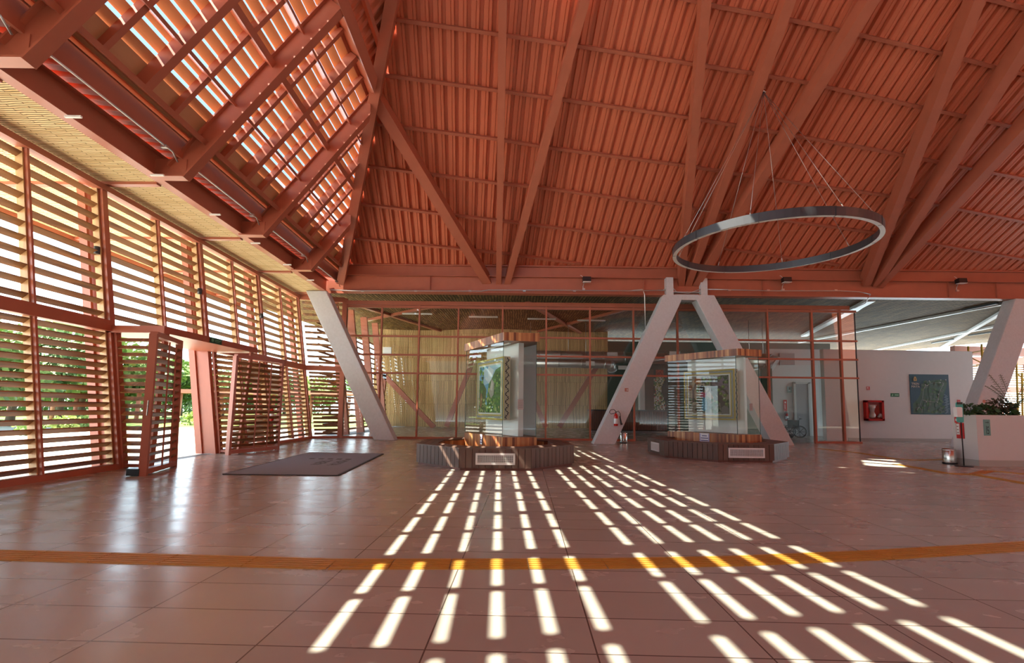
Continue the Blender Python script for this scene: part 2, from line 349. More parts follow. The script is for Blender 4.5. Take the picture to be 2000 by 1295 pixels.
for i in range(5):
    louvre(CY_[i], CY_[i+1], ZR1, ZH, 11, 'tall upper wooden louvre panel '+bayn[i], 'upper louvre panels')
    if i != 2: louvre(CY_[i], CY_[i+1], .10, ZR0, 17, 'lower wooden louvre panel '+bayn[i], 'lower louvre panels')
# corner panel turning towards the glass partition
cA = lambda Z: GW(18.3, Z); cB = lambda Z: V((-6.98, 18.75, Z))
root = thing('corner_louvre', (-7.4, 18.5, 0), 'narrow wooden louvre panel turning the corner beside the glass partition', 'louvre panel')
mb = MB()
for Z0, Z1, n in ((.1, ZR0, 17), (ZR1, ZH, 11)):
    for k in range(n):
        z = Z0+(Z1-Z0)*(k+.5)/n; slat(mb, cA(z)+V((.05, .12, 0)), cB(z)+V((-.06, .1, 0)), .12, .022, (-.35, 1, 0))
mb.build('slats', WSLAT, root)
mb = MB(); mb.beam(cB(0)+V((.02, 0, 0)), cB(5.75)+V((.02, 0, 0)), .2, .14, V((0, 1, 0)))
for z in (.04, 2.81, 5.68): mb.beam(cA(z), cB(z), .16, .2 if z > 1 else .09)
mb.build('frame', RED, root)
# ------------------------------------------------------------------ entrance portal and its gates
root = thing('entrance_portal', (-7.4, 10.6, 0), 'red steel portal canopy boxed around the entrance in the louvred wall', 'portal')
mb = MB(); zt, zb = 2.82, 2.68
mb.hexa([V((-8.3, 9.0, zb)), V((-6.92, 9.0, zb)), V((-6.92, 12.35, zb)), V((-8.3, 12.35, zb)), V((-8.3, 9.0, zt)), V((-6.92, 9.0, zt)), V((-6.92, 12.35, zt)), V((-8.3, 12.35, zt))])
mb.build('canopy', RED, root)
for Y, nm in ((9.08, 'near'), (12.12, 'far')):
    mb = MB()
    c = [V((GW(Y, 0).x-.42, Y-.07, 0)), V((GW(Y, 0).x+.02, Y-.07, 0)), V((GW(Y, 0).x+.02, Y+.07, 0)), V((GW(Y, 0).x-.42, Y+.07, 0))]
    t = [p+V((-.1376*zb, 0, zb)) for p in c]; mb.hexa(c+t); mb.build('jamb', RED, root)
def cheek(Y, x0b, x1b, x0t, x1t, lab):
    r_ = thing('side_louvre', ((x0b+x1b)/2, Y, 0), lab, 'louvre panel', 'side louvres of the portal')
    mb = MB(); n = 17
    for k in range(n):
        z = .12+2.5*(k+.5)/n; q = z/2.68
        slat(mb, V((x0b+(x0t-x0b)*q+.03, Y, z)), V((x1b+(x1t-x1b)*q-.03, Y, z)), .11, .02, (0, -1, 0))
    mb.build('slats', WSLAT, r_)
    mb = MB(); mb.beam((x0b, Y, 0), (x0t, Y, 2.68), .05, .12, V((0, 1, 0))); mb.beam((x1b, Y, 0), (x1t, Y, 2.68), .05, .12, V((0, 1, 0))); mb.beam((x0b, Y, .06), (x1b, Y, .06), .1, .06)
    mb.build('frame', RED, r_)
cheek(9.12, -7.6, -7.1, -7.95, -6.97, 'tapering wooden louvre cheek on the near side of the entrance portal')
cheek(12.2, -7.66, -7.2, -8.0, -7.0, 'tapering wooden louvre cheek on the far side of the entrance portal')
def gate(b0, b1, t0, t1, lab):        # leaning gate leaf between two bottom and two top corners
    r_ = thing('gate_leaf', (b0+b1)/2, lab, 'gate', 'entrance gate leaves')
    P = lambda u, v: (b0.lerp(b1, u)).lerp(t0.lerp(t1, u), v)
    n_ = (b1-b0).cross(t0-b0).normalized(); mb = MB()
    mb.beam(P(0, 0), P(0, 1), .07, .12, n_); mb.beam(P(1, 0), P(1, 1), .07, .10, n_); mb.beam(P(0, 1), P(1, 1), .09, .12, n_); mb.beam(P(0, .03), P(1, .03), .09, .12, n_)
    mb.build('frame', RED, r_)
    mb = MB()
    for k in range(16):
        v = .06+.9*(k+.5)/16; slat(mb, P(.02, v), P(.98, v), .11, .02, n_ if n_.x < 0 else -n_)
    mb.build('slats', WSLAT, r_)
    mb = MB(); mb.beam(P(.45, .03), P(.45, .97), .03, .02, n_, .06); mb.beam(P(.72, .03), P(.72, .97), .03, .02, n_, .06); mb.build('stiffener', RED, r_)
    return r_, P, n_
def gt(px, py, p): # top corner above floor point p
    return at(px, py, p.y)
B0, B1 = fl(279, 930), fl(339, 912)
g1, P1, n1 = gate(B0, B1, gt(301, 652, B0), gt(351, 670, B1), 'near gate leaf with wooden slats, standing open towards the camera with a floor latch')
mb = MB(); p = P1(0, .42)+V((.04, -.07, 0)); mb.beam(p, p+V((.01, 0, .27)), .012, .02, V((0, 1, 0))); mb.build('lock_plate', STEEL, g1)
mb = MB(); p = B0+V((-.14, .02, .07)); mb.box(p, (.22, .16, .12)); mb.build('floor_latch', BLACK, g1)
B0, B1 = fl(445, 889), fl(541, 879)
g2, P2, n2 = gate(B0, B1, gt(461, 695, B0), gt(551, 707, B1), 'far gate leaf with wooden slats, open beside the doormat')
# ------------------------------------------------------------------ left ring beam, soffit, fascia
ZBm = at(1000, 575, YB).z; ZTm = ZBm+.48
lx = lambda Y: -.028*(Y-10)
LBX = -7.235
root = thing('ring_beam', (LBX, 10, ZBm), 'long dark red ring beam carrying the louvred roof above the left wall', 'beam')
mb = MB(); mb.ibeam((LBX+lx(-4), -4, ZBm+.24), (LBX+lx(YB), YB, ZBm+.25), .20, .50, .03, .04); mb.build('i_beam', RED, root)
FX = -6.70
mb = MB(); mb.beam((FX+lx(-4), -4, ZBm+.64), (FX+lx(YB), YB, ZBm+.64), .05, .54); mb.beam((FX+.03+lx(-4), -4, ZBm+.80), (FX+.03+lx(YB), YB, ZBm+.80), .03, .015); mb.build('fascia', RED, root)
mb = MB(); mb.beam((FX+.05+lx(-4), -4, ZBm+.90), (FX+.05+lx(YB), YB, ZBm+.90), .10, .03); mb.build('fascia_cap', RED, root)
# corrugated eave deck between beam and fascia (ribs run outwards)
def corr(mb, O, A, B_, La, Lb, pitch, dep, prof=((0, 0), (.30, 0), (.38, 1), (.52, 1), (.60, 0), (.78, 0), (.81, .3), (.84, 0))):
    n_ = A.cross(B_).normalized(); k = int(La/pitch)+1; pts = []
    for i in range(k):
        for u, h in prof: pts.append(((i+u)*pitch, h*dep))
    pts.append((k*pitch, 0))
    for (a0, h0), (a1, h1) in zip(pts, pts[1:]):
        if a0 > La: break
        p0 = O+A*a0+n_*h0; p1 = O+A*a1+n_*h1
        mb.quad([p0, p1, p1+B_*Lb, p0+B_*Lb], [(a0, 0), (a1, 0), (a1, Lb), (a0, Lb)])
mb = MB(); corr(mb, V((FX-.02+lx(-4), -4, ZBm+.50)), LD, V((-1, 0, .12)).normalized(), 21.6, 1.3, .27, .12, ((0, 0), (.40, 0), (.48, 1), (.82, 1), (.90, 0)))
mb.build('eave_sheet', DRED, label='ribbed red eave sheet running behind the left ring beam', cat='roof sheet')
mb = MB()
O_ = V((0, 0, 0))
def soff(mb, a, b_, c, d, s=1.):
    u = (b_-a).length; v = (d-a).length; mb.quad([a, b_, c, d], [(0, 0), (v*0, u), (v, u), (v, 0)])
a, b_, c, d = V((LBX-.09+lx(-4), -4, ZBm+.02)), V((LBX-.09+lx(YB), YB, ZBm+.02)), V((-12.1, 19.9, ZH+.16)), V((-11.7, -4, ZH+.16))
mb.quad([a, b_, c, d], [(0, 0), (0, 22), (5.4, 24), (5.4, 0)]); up_ = [p+V((0, 0, .06)) for p in (a, b_, c, d)]; mb.quad(up_[::-1], [(0, 0), (0, 22), (5.4, 24), (5.4, 0)])
mb.build('ceiling_soffit', BAMS, kind='structure')
mb = MB(); mb.hexa([p+V((.1, 0, .08)) for p in (a, b_, c, d)]+[p+V((.1, 0, .14)) for p in (a, b_, c, d)]); mb.build('ceiling_eave', DRED, kind='structure')
mb = MB(); mb.beam(V((-11.72, -4, ZH+.18)), V((-12.12, 20, ZH+.18)), .12, .34); mb.build('eave_fascia', RED, label='red fascia beam along the outer edge of the overhanging bamboo soffit', cat='beam')
for i, Y in enumerate(CY_):
    mb = MB(); mb.beam((LBX-.12+lx(Y), Y+.05, ZBm+.0), (-11.7-.017*Y, Y+.05, ZH+.12), .12, .07)
    mb.build('soffit_joist', RED, label='flat red soffit joist, %s one from the camera end' % ORD[i], cat='joist', group='soffit joists')
mb = MB()
# ------------------------------------------------------------------ front ring beam
root = thing('front_ring_beam', (6, YB, ZBm), 'long red double ring beam spanning the hall above the glass partition', 'beam')
mb = MB(); Zm = at(1000, 541, YB).z; Zu = at(1000, 521, YB).z
mb.ibeam((-6.75, YB, (ZBm+Zm)/2), (26, YB, (ZBm+Zm)/2), .34, Zm-ZBm, .035, .05); mb.build('lower_beam', RED, root)
mb = MB(); mb.beam((-6.6, YB+.08, (Zm+Zu)/2), (26, YB+.08, (Zm+Zu)/2), .22, Zu-Zm-.02); mb.beam((-6.6, YB-.04, Zu), (26, YB-.04, Zu), .16, .05); mb.build('upper_channel', RED, root)
mb = MB()
for x in (-3.3, 5.2, 9.9, 17.3, 19.2): mb.box((x, YB-.03, (ZBm+Zm)/2), (.015, .12, Zm-ZBm-.05))
mb.build('web_stiffener', RED, root)
# ------------------------------------------------------------------ roof planes
TF, TL = .68, 1.38
ZDK = Zu; NF = V((0, TF, 1)).normalized()
PD = V((0, YB, ZDK)); PB = V((0, YB, at(1000, 557, YB).z)); PP = PD-NF*.10
SL = V((1/math.hypot(1, TL), 0, TL/math.hypot(1, TL))); NL = LD.cross(SL).normalized()
if NL.z > 0: NL = -NL          # points down into the hall
L0 = V((-6.35, 10, 6.93))-SL*.24
def LP(s, Y, n=0): return L0+SL*s+LD*((Y-10)/LD.y)+V((0, .07*s, 0))+NL*n
# hip between left louvred slope and front slope
def hipy(z):     # point on both roof planes at height z
    y = YB-(z-ZDK)/TF; x = L0.x+(z-L0.z)/TL+lx(y); return V((x, y, z))
H0, H1 = hipy(ZDK-.3), hipy(22)
import bmesh
def clip(o, pt, nrm):            # remove what lies on the side nrm points to
    bm = bmesh.new(); bm.from_mesh(o.data); iv = o.matrix_world.inverted() if False else None
    p = V(pt)-WORLD[o.name]
    bmesh.ops.bisect_plane(bm, geom=bm.verts[:]+bm.edges[:]+bm.faces[:], plane_co=p, plane_no=nrm, clear_outer=True)
    bm.to_mesh(o.data); bm.free()
hn = (H1-H0); hn = V((-hn.y, hn.x, 0)).normalized()
if hn.x > 0: hn = -hn            # points to the left slope side
# front deck: corrugations follow the direction whose vanishing point is (900,1450)
dd = ray(900, 1450); Dv = (dd-NF*dd.dot(NF)).normalized(); Pv = NF.cross(Dv).normalized()
if Pv.x < 0: Pv = -Pv
mb = MB(); O_ = PD-Dv*26-Pv*10
mb2 = MB(); corr(mb, O_, Pv, Dv, 46, 40, .33, .11, ((0, 0), (.16, 0), (.20, .22), (.24, 0), (.44, 0), (.50, 1), (.74, 1), (.80, 0)))
dk = mb.build('ceiling_front_deck', DRED, kind='structure', at0=(0, 0, 0))
clip(dk, (0, YB+.12, 0), V((0, 1, 0))); clip(dk, H0, hn); clip(dk, (30, 0, 0), V((1, 0, 0))); clip(dk, (0, -7, 0), V((0, -1, 0)))
# hip, rafters, brace on the front slope
def px_on(px, py, P=PB, N=NF): return onp(px, py, P, N)
def ext(a, b_, k): return b_+(b_-a)*k
def rafter(name, p0, p1, w, dep, label, cat='rafter', N=NF, group=None, P=PB, top=.0, ib=False):
    a = px_on(*p0, P, N); b_ = px_on(*p1, P, N); e = ext(a, b_, top); mb = MB()
    Nn = N if N.z > 0 else -N
    if ib: mb.ibeam(a+Nn*dep/2, e+Nn*dep/2, w, dep, .03, .03, Nn)
    else: mb.beam(a+Nn*dep/2, e+Nn*dep/2, w, dep, Nn)
    return mb.build(name, RED, label=label, cat=cat, group=group, at0=a)
PH = PB-NF*.26
hipA, hipB = px_on(664, 556, PH), px_on(766, -10, PH)
rafter('hip_rafter', (664, 556), (766, -10), .28, .50, 'red hip rafter rising from the left corner where the louvred and corrugated slopes meet', P=PH, top=.8)
hcn = (hipB-hipA); hcn = V((-hcn.y, hcn.x, 0)).normalized(); hcn = hcn if hcn.x > 0 else -hcn
rafter('rafter', (974, 560), (982, 0), .21, .34, 'vertical looking red rafter above the left display case', group='front slope rafters', top=.6)
rafter('rafter', (990, 558), (1143, 0), .24, .36, 'red rafter leaning right from the same node as the vertical one', group='front slope rafters', top=.6)
rafter('rafter', (1331, 560), (1380, 0), .24, .36, 'red rafter rising steeply from the middle column head, left one of three', group='front slope rafters', top=.6)
rafter('rafter', (1344, 560), (1545, 0), .26, .36, 'red rafter carrying the ring lamp hook, middle one of three at the column head', group='front slope rafters', top=.6)
rafter('rafter', (1359, 560), (1708, 0), .30, .40, 'wide red rafter leaning right, right one of three at the middle column head', group='front slope rafters', top=.6)
rafter('rafter', (1694, 558), (1915, 0), .28, .40, 'red rafter crossing behind the right end of the ring lamp', group='front slope rafters', top=.6)
rafter('rafter', (1712, 560), (2000, 105), .30, .42, 'red rafter from the right hand node, middle one of three', group='front slope rafters', top=1.2)
rafter('rafter', (1718, 562), (2000, 262), .30, .42, 'lowest red rafter from the right hand node, leaning hardest to the right', group='front slope rafters', top=1.2)
rafter('diagonal_brace', (952, 556), (728, 190), .34, .40, 'thick red diagonal brace from the hip joint down to the front beam', cat='brace', ib=False)
# purlins
PUR = [
 ('topmost', [(1820, -28), (1943, 2), (2060, 32)]),
 ('second from the top', [(1250, -22), (1398, 13), (1550, 41), (1688, 71), (1857, 110), (1964, 137), (2060, 160)]),
 ('third from the top', [(730, 33), (972, 68), (1102, 87), (1240, 108), (1474, 145), (1584, 164), (1815, 214), (1984, 250), (2060, 268)]),
 ('fourth from the top', [(715, 143), (972, 178), (1109, 197), (1346, 231), (1528, 262), (1700, 292), (1843, 320), (2000, 350), (2060, 362)]),
 ('fifth from the top', [(700, 239), (971, 273), (1074, 290), (1340, 325), (1472, 346), (1743, 385), (1880, 411), (2000, 434), (2060, 446)]),
 ('sixth from the top', [(688, 322), (971, 359), (1049, 367), (1331, 405), (1500, 427), (1715, 457), (1815, 476), (2060, 518)]),
 ('seventh from the top', [(678, 397), (971, 432), (1028, 439), (1308, 473), (1411, 486), (1640, 519)]),
 ('lowest, running down into the front beam', [(668, 464), (990, 497), (1135, 517)])]
for nm, pl in PUR:
    mb = MB()
    q = [px_on(x, y, PP, NF) for x, y in pl]
    for a, b_ in zip(q, q[1:]):
        d = (b_-a).normalized()*.01; mb.beam(a-d+NF*.06, b_+d+NF*.06, .085, .12, NF)
    mb.build('roof_purlin', RED, label='thin red purlin under the corrugated slope, '+nm, cat='purlin', group='front slope purlins')
# ------------------------------------------------------------------ left louvred slope
S_TOP = 4.05; SP = .267
def clipL(o, c=False): clip(o, hipA-hcn*.05, hcn) if c else clip(o, H0, -hn)
for k in range(15):
    s0 = SP*(k+.55); mb = MB()
    ux = V((math.cos(R(22)), 0, math.sin(R(22)))); ww = .218
    if k == 0: s0, ww, ux = .09, .46, SL; nn = LD.cross(ux).normalized()  # lowest blade enlarged to shut out sun stripes; shaped for the light
    if nn.z > 0: nn = -nn
    for j in range(4):       # gently curved blade
        t0, t1 = (j/4-.5)*ww, ((j+1)/4-.5)*ww; c0, c1 = .012*(1-(2*j/4-1)**2), .012*(1-(2*(j+1)/4-1)**2)
        for sg in (1, -1):
            A_ = LP(s0, -4)+ux*t0-nn*(c0+sg*.006); B__ = LP(s0, -4)+ux*t1-nn*(c1+sg*.006); W_ = LD*22.3
            mb.quad([A_, B__, B__+W_, A_+W_] if sg < 0 else [A_, A_+W_, B__+W_, B__])
    o = mb.build('roof_slat', SLATM, label='long orange roof louvre blade, %s row up from the ring beam' % ORD[k], cat='roof louvre', group='roof louvre blades', at0=(LP(s0, 8)))
    clipL(o)
RB0 = 5.80
def lraft(k4, cls):
    Y = RB0+k4*.7675
    top = S_TOP
    w, d, n1 = {'b': (.20, .42, .50), 'm': (.15, .22, .26), 's': (.10, .13, .16)}[cls]
    s_ = {'b': -.85, 'm': -.05, 's': -.05}[cls]
    a, e = LP(s_, Y, n1-d/2), LP(top, Y, n1-d/2); mb = MB()
    if cls == 'b':
        mb.ibeam(a, e, w, d, .03, .05, -NL); tip = LP(s_+.02, Y, n1); xb = LBX+lx(tip.y)
        mb.box(((tip.x+xb)/2, tip.y, tip.z+.015), (tip.x-xb, w, .03)); mb.box(((tip.x+xb)/2, tip.y, tip.z+.2), (tip.x-xb-.02, .05, .38))
    else: mb.beam(a, e, w, d, -NL)
    nm = {'b': 'deep main rafter', 'm': 'medium rafter', 's': 'slim secondary rafter'}[cls]
    return mb, nm, a
idx = {'b': 0, 'm': 0, 's': 0}
for k4 in range(-10, 17):
    c = 'b' if k4 % 4 == 0 else ('m' if k4 % 4 == 2 else 's')
    mb, nm, a = lraft(k4, c)
    if a.y > 17.6: continue
    if proj(a)[1] < -900 or a.y < .6: pass
    o = mb.build('roof_rafter', RED, label='dark red %s under the roof louvres, %s of its kind from the camera' % (nm, ORD[idx[c]]), cat='rafter', group='louvred slope rafters', at0=a)
    idx[c] += 1
    clipL(o, True)
    if len(o.data.polygons) == 0: bpy.data.objects.remove(o); continue
for i, (s, w) in enumerate(((.96, .05), (2.13, .13), (3.08, .05))):
    mb = MB(); mb.beam(LP(s, -4, .13), LP(s, 19, .13), w, .22, -NL)
    clipL(mb.build('roof_batten', RED, label='dark red lengthwise batten under the roof louvres, %s up from the beam' % ORD[i], cat='purlin', group='louvred slope battens', at0=LP(s, 8)), True)
mb = MB(); mb.ibeam(LP(S_TOP+.05, -4, .28), LP(S_TOP+.05, 19, .28), .26, .5, .03, .05, -NL)
clipL(mb.build('ridge_beam', RED, label='heavy red beam closing the top of the louvred slope beside the hip', cat='beam', at0=LP(S_TOP, 8)), True)
mb = MB(); mb.beam(LP(-.03, -4, .16), LP(-.03, 19, .16), .09, .34, -NL); clipL(mb.build('eave_channel', RED, label='dark red channel along the foot of the louvred slope', cat='beam', at0=LP(0, 8)), True)
# closed red sheet above the louvres
mb = MB(); corr(mb, LP(S_TOP+.2, -7, -.05), LD, SL, 26, 16, .30, .06); o = mb.build('ceiling_left_deck', DRED, kind='structure', at0=(0, 0, 0)); clipL(o)
for i, s in enumerate((4.9, 5.8, 6.7)):
    mb = MB(); mb.beam(LP(s, -4, .12), LP(s, 17, .12), .10, .14, -NL); o = mb.build('upper_purlin', RED, label='red purlin under the closed sheet, %s up from the heavy ridge beam' % ORD[i], cat='purlin', group='upper left purlins', at0=LP(s, 8)); clipL(o, True)

# openings in the upper slope that let single shafts of sun through
def sun_hole(o, pts):
    bm = bmesh.new(); bm.from_mesh(o.data); off = WORLD[o.name]; c = sum((V(p) for p in pts), V((0, 0, 0)))/len(pts); n = len(pts); pl = []
    for i in range(n):
        a, b_ = V(pts[i]), V(pts[(i+1) % n]); q = (b_-a).cross(SUN).normalized()
        if (c-a).dot(q) < 0: q = -q
        pl.append((a-off, q)); bmesh.ops.bisect_plane(bm, geom=bm.verts[:]+bm.edges[:]+bm.faces[:], plane_co=a-off, plane_no=q)
    kill = [f for f in bm.faces if all((f.calc_center_median()-a).dot(q) > 1e-5 for a, q in pl)]
    bmesh.ops.delete(bm, geom=kill, context='FACES'); bm.to_mesh(o.data); bm.free()
sun_hole(dk, [fl(1682, 896), fl(1745, 898), fl(1768, 913), fl(1692, 910)])
sun_hole(dk, [V((6.98-.50, 9.78, 5.55)), V((6.98+.22, 9.78, 5.55)), V((6.98+.22, 9.78, 5.95)), V((6.98-.50, 9.78, 5.95))])

mb = MB(); n_ = 10
for i in range(n_):
    p0, p1 = hipA.lerp(hipB, i/n_*1.3), hipA.lerp(hipB, (i+1)/n_*1.3); q0, q1 = hipy(p0.z+.55), hipy(p1.z+.55)
    mb.hexa([p0+V((0, 0, .3)), p1+V((0, 0, .3)), q1, q0, p0+V((0, 0, .33)), p1+V((0, 0, .33)), q1+V((0, 0, .03)), q0+V((0, 0, .03))])
mb.build('trim_hip_sun_stop', DRED, kind='structure')  # plate added to stop sun leaking in between blade ends and front deck

mb = MB(); mb.prism([V((-12.2, YB+.05, ZBm-.02)), V((-6.6, YB+.05, ZBm-.02)), V((-6.5, YB+.05, 7.2)), V((-12.2, YB+.05, 6.3))], V((0, .04, 0))); mb.build('trim_corner_plate', RED, kind='structure')
# ================================================================== COLUMNS
def vleg(bx, tx, Yb, Yt, zt, label, w=.80, d=.50, group='slanted grey columns'):
    b0 = V((bx, Yb, 0)); t0 = V((tx, Yt, zt)); mb = MB(); c = []
    for p in (b0, t0): c += [p+V((-w/2, -d/2, 0)), p+V((w/2, -d/2, 0)), p+V((w/2, d/2, 0)), p+V((-w/2, d/2, 0))]
    mb.hexa(c); o = mb.build('slanted_column', GRAY, label=label, cat='column', group=group, at0=b0)
    md = o.modifiers.new('edge', 'BEVEL'); md.width = .02; md.segments = 2; return o
b0 = fl(750, 860); tx = at(622, 575, YB).x
vleg(b0.x, tx, YB, YB, ZBm, 'grey slanted box column leaning left, beside the doormat end of the glass partition')
bl = fl(1180, 868); br_ = 10.15
vleg(bl.x, at(1312, 575, YB).x, bl.y+.25, YB, ZBm, 'grey slanted column leaning right, with a fire extinguisher hung on it')
vleg(br_, at(1370, 575, YB).x, 17.4, YB, ZBm, 'grey slanted column partly hidden behind the right display case')
vleg(at(1903, 800, 17.3).x-.35, at(1994, 585, 17.9).x, 17.3, YB, ZBm, 'grey slanted column rising behind the white planter at the right edge', w=.95)
a = at(1320, 575, YB)
mb = MB(); mb.box((a.x+.35, YB, ZBm+.12), (1.55, .44, .02)); mb.box((at(1304, 556, YB).x, YB-.12, ZBm+.30), (.28, .26, .78)); mb.box((at(1371, 556, YB).x, YB-.1, ZBm+.30), (.26, .22, .78)); mb.box((a.x+.35, YB-.05, ZBm-.10), (.9, .4, .22))
mb.build('steel_node', GRAY, label='grey steel head joining the two middle slanted columns to the ring beam', cat='steel node')
# ================================================================== GLASS PARTITION
ZG = 5.42
MX = [at(x, 600, YG).x for x in (676, 747, 820, 896, 982, 1067, 1152, 1236.5, 1322, 1409, 1497, 1583, 1638, 1668)]
TZ = [2.66, 3.42, 4.19]
root = thing('glass_partition', (3.5, YG, 0), 'tall glass partition with red steel mullions closing off the waiting room', 'glass partition')
for i, x in enumerate(MX):
    w = .16 if i == 0 else (.10 if i < 11 else .12)
    if i == len(MX)-1: continue
    mb = MB(); z0 = 0; mb.beam((x, YG, z0), (x, YG, ZG+.08), w*.62, .12, V((0, 1, 0))); mb.build('mullion', RED, root)
for z, h in ((.04, .08), (TZ[0], .07), (TZ[1], .07), (TZ[2], .07), (ZG, .10)):
    mb = MB()
    if z < .1:
        mb.beam((MX[0], YG, z), (MX[7], YG, z), h, .10, V((0, 1, 0))); mb.beam((MX[11], YG, z), (MX[13]+.05, YG, z), h, .10, V((0, 1, 0)))
    else: mb.beam((MX[0], YG, z), (MX[13]+.04, YG, z), h, .10, V((0, 1, 0)))
    mb.build('transom', RED, root)
for i in range(13):
    zz = [.08]+TZ+[ZG]
    if 8 <= i <= 9: zz = [TZ[0]]+TZ[1:]+[ZG]     # open doorway bays
    mb = MB()
    for z0, z1 in zip(zz, zz[1:]):
        mb.quad([(MX[i]+.03, YG, z0+.03), (MX[i+1]-.03, YG, z0+.03), (MX[i+1]-.03, YG, z1-.03), (MX[i]+.03, YG, z1-.03)])
    mb.build('glass_pane', GLASW, root)
mb = MB(); x = MX[13]; mb.beam((x, YG, .05), (x, YG, ZG), .02, .05, V((0, 1, 0))); mb.build('edge_strip', DGREY, root)
mb = MB(); mb.beam((-6.9, YG, ZG+.15), (MX[12]+.4, YG, ZG+.15), .14, .17); mb.build('header_beam', RED, label='red header beam along the top of the glass partition', cat='beam')
# ================================================================== THE ROOM BEYOND
ZC0 = ZBm+.14                       # bamboo ceiling rises slowly away from the ring beam
def ZC(Y): return ZC0+(Y-18.1)*.045
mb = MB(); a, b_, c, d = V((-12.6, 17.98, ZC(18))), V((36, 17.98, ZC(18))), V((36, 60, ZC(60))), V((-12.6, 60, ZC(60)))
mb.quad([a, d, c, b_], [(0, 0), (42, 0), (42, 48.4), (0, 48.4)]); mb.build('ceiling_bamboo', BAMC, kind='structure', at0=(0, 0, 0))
mb = MB(); mb.hexa([p+V((0, 0, .06)) for p in (a, b_, c, d)]+[p+V((0, 0, .16)) for p in (a, b_, c, d)]); mb.build('ceiling_bamboo_deck', DRED, kind='structure', at0=(0, 0, 0))
PC = V((0, 18.1, ZC0-.03)); NC = V((0, -.045, 1)).normalized()
def cbeam(p, q, w, label, m=RED, nm='ceiling_brace', d=.12):
    A_, B__ = onp(*p, PC, NC), onp(*q, PC, NC); mb = MB(); mb.beam(A_-NC*.03, B__-NC*.03, w, d, NC); return mb.build(nm, m, label=label, cat='brace', group='crossed ceiling braces', at0=A_)
cbeam((684, 590), (905, 660), .22, 'flat red ceiling brace running down right behind the left partition panes')
cbeam((880, 590), (715, 625), .18, 'flat red ceiling brace crossing the first one behind the left panes')
cbeam((1030, 590), (1165, 668), .22, 'flat red ceiling brace running down right behind the middle panes')
cbeam((1235, 600), (1010, 657), .18, 'flat red ceiling brace rising right behind the middle panes')
PALE = mat('pale_grey_paint', (.62, .58, .56), .4)
cbeam((1560, 668), (1968, 590), .16, 'long pale ceiling beam at the upper right beyond the glass', PALE)
cbeam((1700, 685), (1960, 633), .2, 'pale ceiling beam nearest the top of the white wall', PALE)
cbeam((1815, 692), (1972, 600), .2, 'pale ceiling beam crossing towards the slanted column at the right', PALE)
cbeam((1570, 655), (1700, 585), .35, 'short pale ceiling beam above the end of the glass partition', PALE)
# bamboo wall of the room
YW = 30.5
mb = MB(); k = 14
for i in range(k):
    def wp(i, z):
        u = i/k; x = -9.2+15.6*u; y = YW+.55*math.sin(u*9)-1.2*(1-u)*0
        return V((x, y-.10*z*.5, z))
    z1 = ZC(YW)+.1
    mb.quad([wp(i, 0), wp(i+1, 0), wp(i+1, z1), wp(i, z1)], [(0, 1.1*i), (0, 1.1*i+1.1), (z1, 1.1*i+1.1), (z1, 1.1*i)])
mb.build('wall_bamboo', BAMW, kind='structure', at0=(0, YW, 0))
def wbrace(p, q, lab):
    A_, B__ = at(*p, YW-1.2), at(*q, YW-1.2); mb = MB(); mb.beam(A_, B__, .3, .24, V((0, 1, 0))); mb.build('wall_brace', RED, label=lab, cat='brace', group='diagonal wall braces', at0=A_)
wbrace((748, 730), (848, 835), 'red diagonal brace running down right before the bamboo wall, behind the left panes')
wbrace((930, 690), (872, 833), 'red diagonal brace just left of the left display case, before the bamboo wall')
wbrace((1022, 735), (1066, 834), 'red diagonal brace running down right just right of the left display case')
wbrace((1168, 712), (1092, 834), 'red diagonal brace rising right before the bamboo wall, in the middle panes')
wbrace((752, 728), (738, 834), 'short red post leaning at the left end of the bamboo wall')
# side wall of the room: posts with pale panels, open to the daylight
for i, Y in enumerate((20.6, 22.9, 25.2, 27.5)):
    mb = MB(); mb.beam((-7.35-.028*(Y-18), Y, 0), (-8.1-.028*(Y-18), Y, ZC(Y)), .35, .18, V((0, 1, 0)))
    mb.build('window_post', RED, label='red post of the daylit waiting room side wall, %s from the glass' % ORD[i], cat='post', group='waiting room side posts')
root = thing('side_louvre_wall', (-7.9, 24, 0), 'slatted side wall of the waiting room seen through the leftmost panes', 'louvre panel')
mb = MB()
for k in range(17):
    z = .2+5.2*k/17
    if k % 17 < 17: mb.beam((-7.75-.1*z, 19, z), (-8.1-.1*z, 30, z), .03, .10)
mb.build('slats', WSLAT, root)
# right part of the back: white service block with door
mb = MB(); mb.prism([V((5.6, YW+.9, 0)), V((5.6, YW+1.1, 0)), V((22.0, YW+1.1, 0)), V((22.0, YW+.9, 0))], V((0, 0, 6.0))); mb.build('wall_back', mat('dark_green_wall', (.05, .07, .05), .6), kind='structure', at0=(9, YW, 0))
a = at(1515, 863, 24.2); b_ = at(1595, 863, 24.2)
mb = MB(); mb.box(((a.x-.25+b_.x+1.6)/2, 24.35, 2.3), (b_.x+1.6-a.x+.25, .2, 4.6)); mb.build('wall_service', WHITE, kind='structure', at0=(a.x, 24.3, 0))
YD = 24.22
dl, dr = at(1556, 860, YD).x, at(1580, 860, YD).x
root = thing('door', ((dl+dr)/2, YD, 0), 'grey metal service door in the white wall behind the glass', 'door')
mb = MB(); zt = at(1566, 750, YD).z; mb.box(((dl+dr)/2, YD-.03, zt/2), (dr-dl, .05, zt)); mb.build('door_leaf', mat('door_grey', (.28, .27, .28), .4), root)
mb = MB()
for x in (dl-.06, dr+.06): mb.box((x, YD-.05, zt/2+.04), (.11, .1, zt+.08))
mb.box(((dl+dr)/2, YD-.05, zt+.05), (dr-dl+.23, .1, .1)); mb.build('door_frame', mat('door_frame_grey', (.5, .5, .48), .5), root)
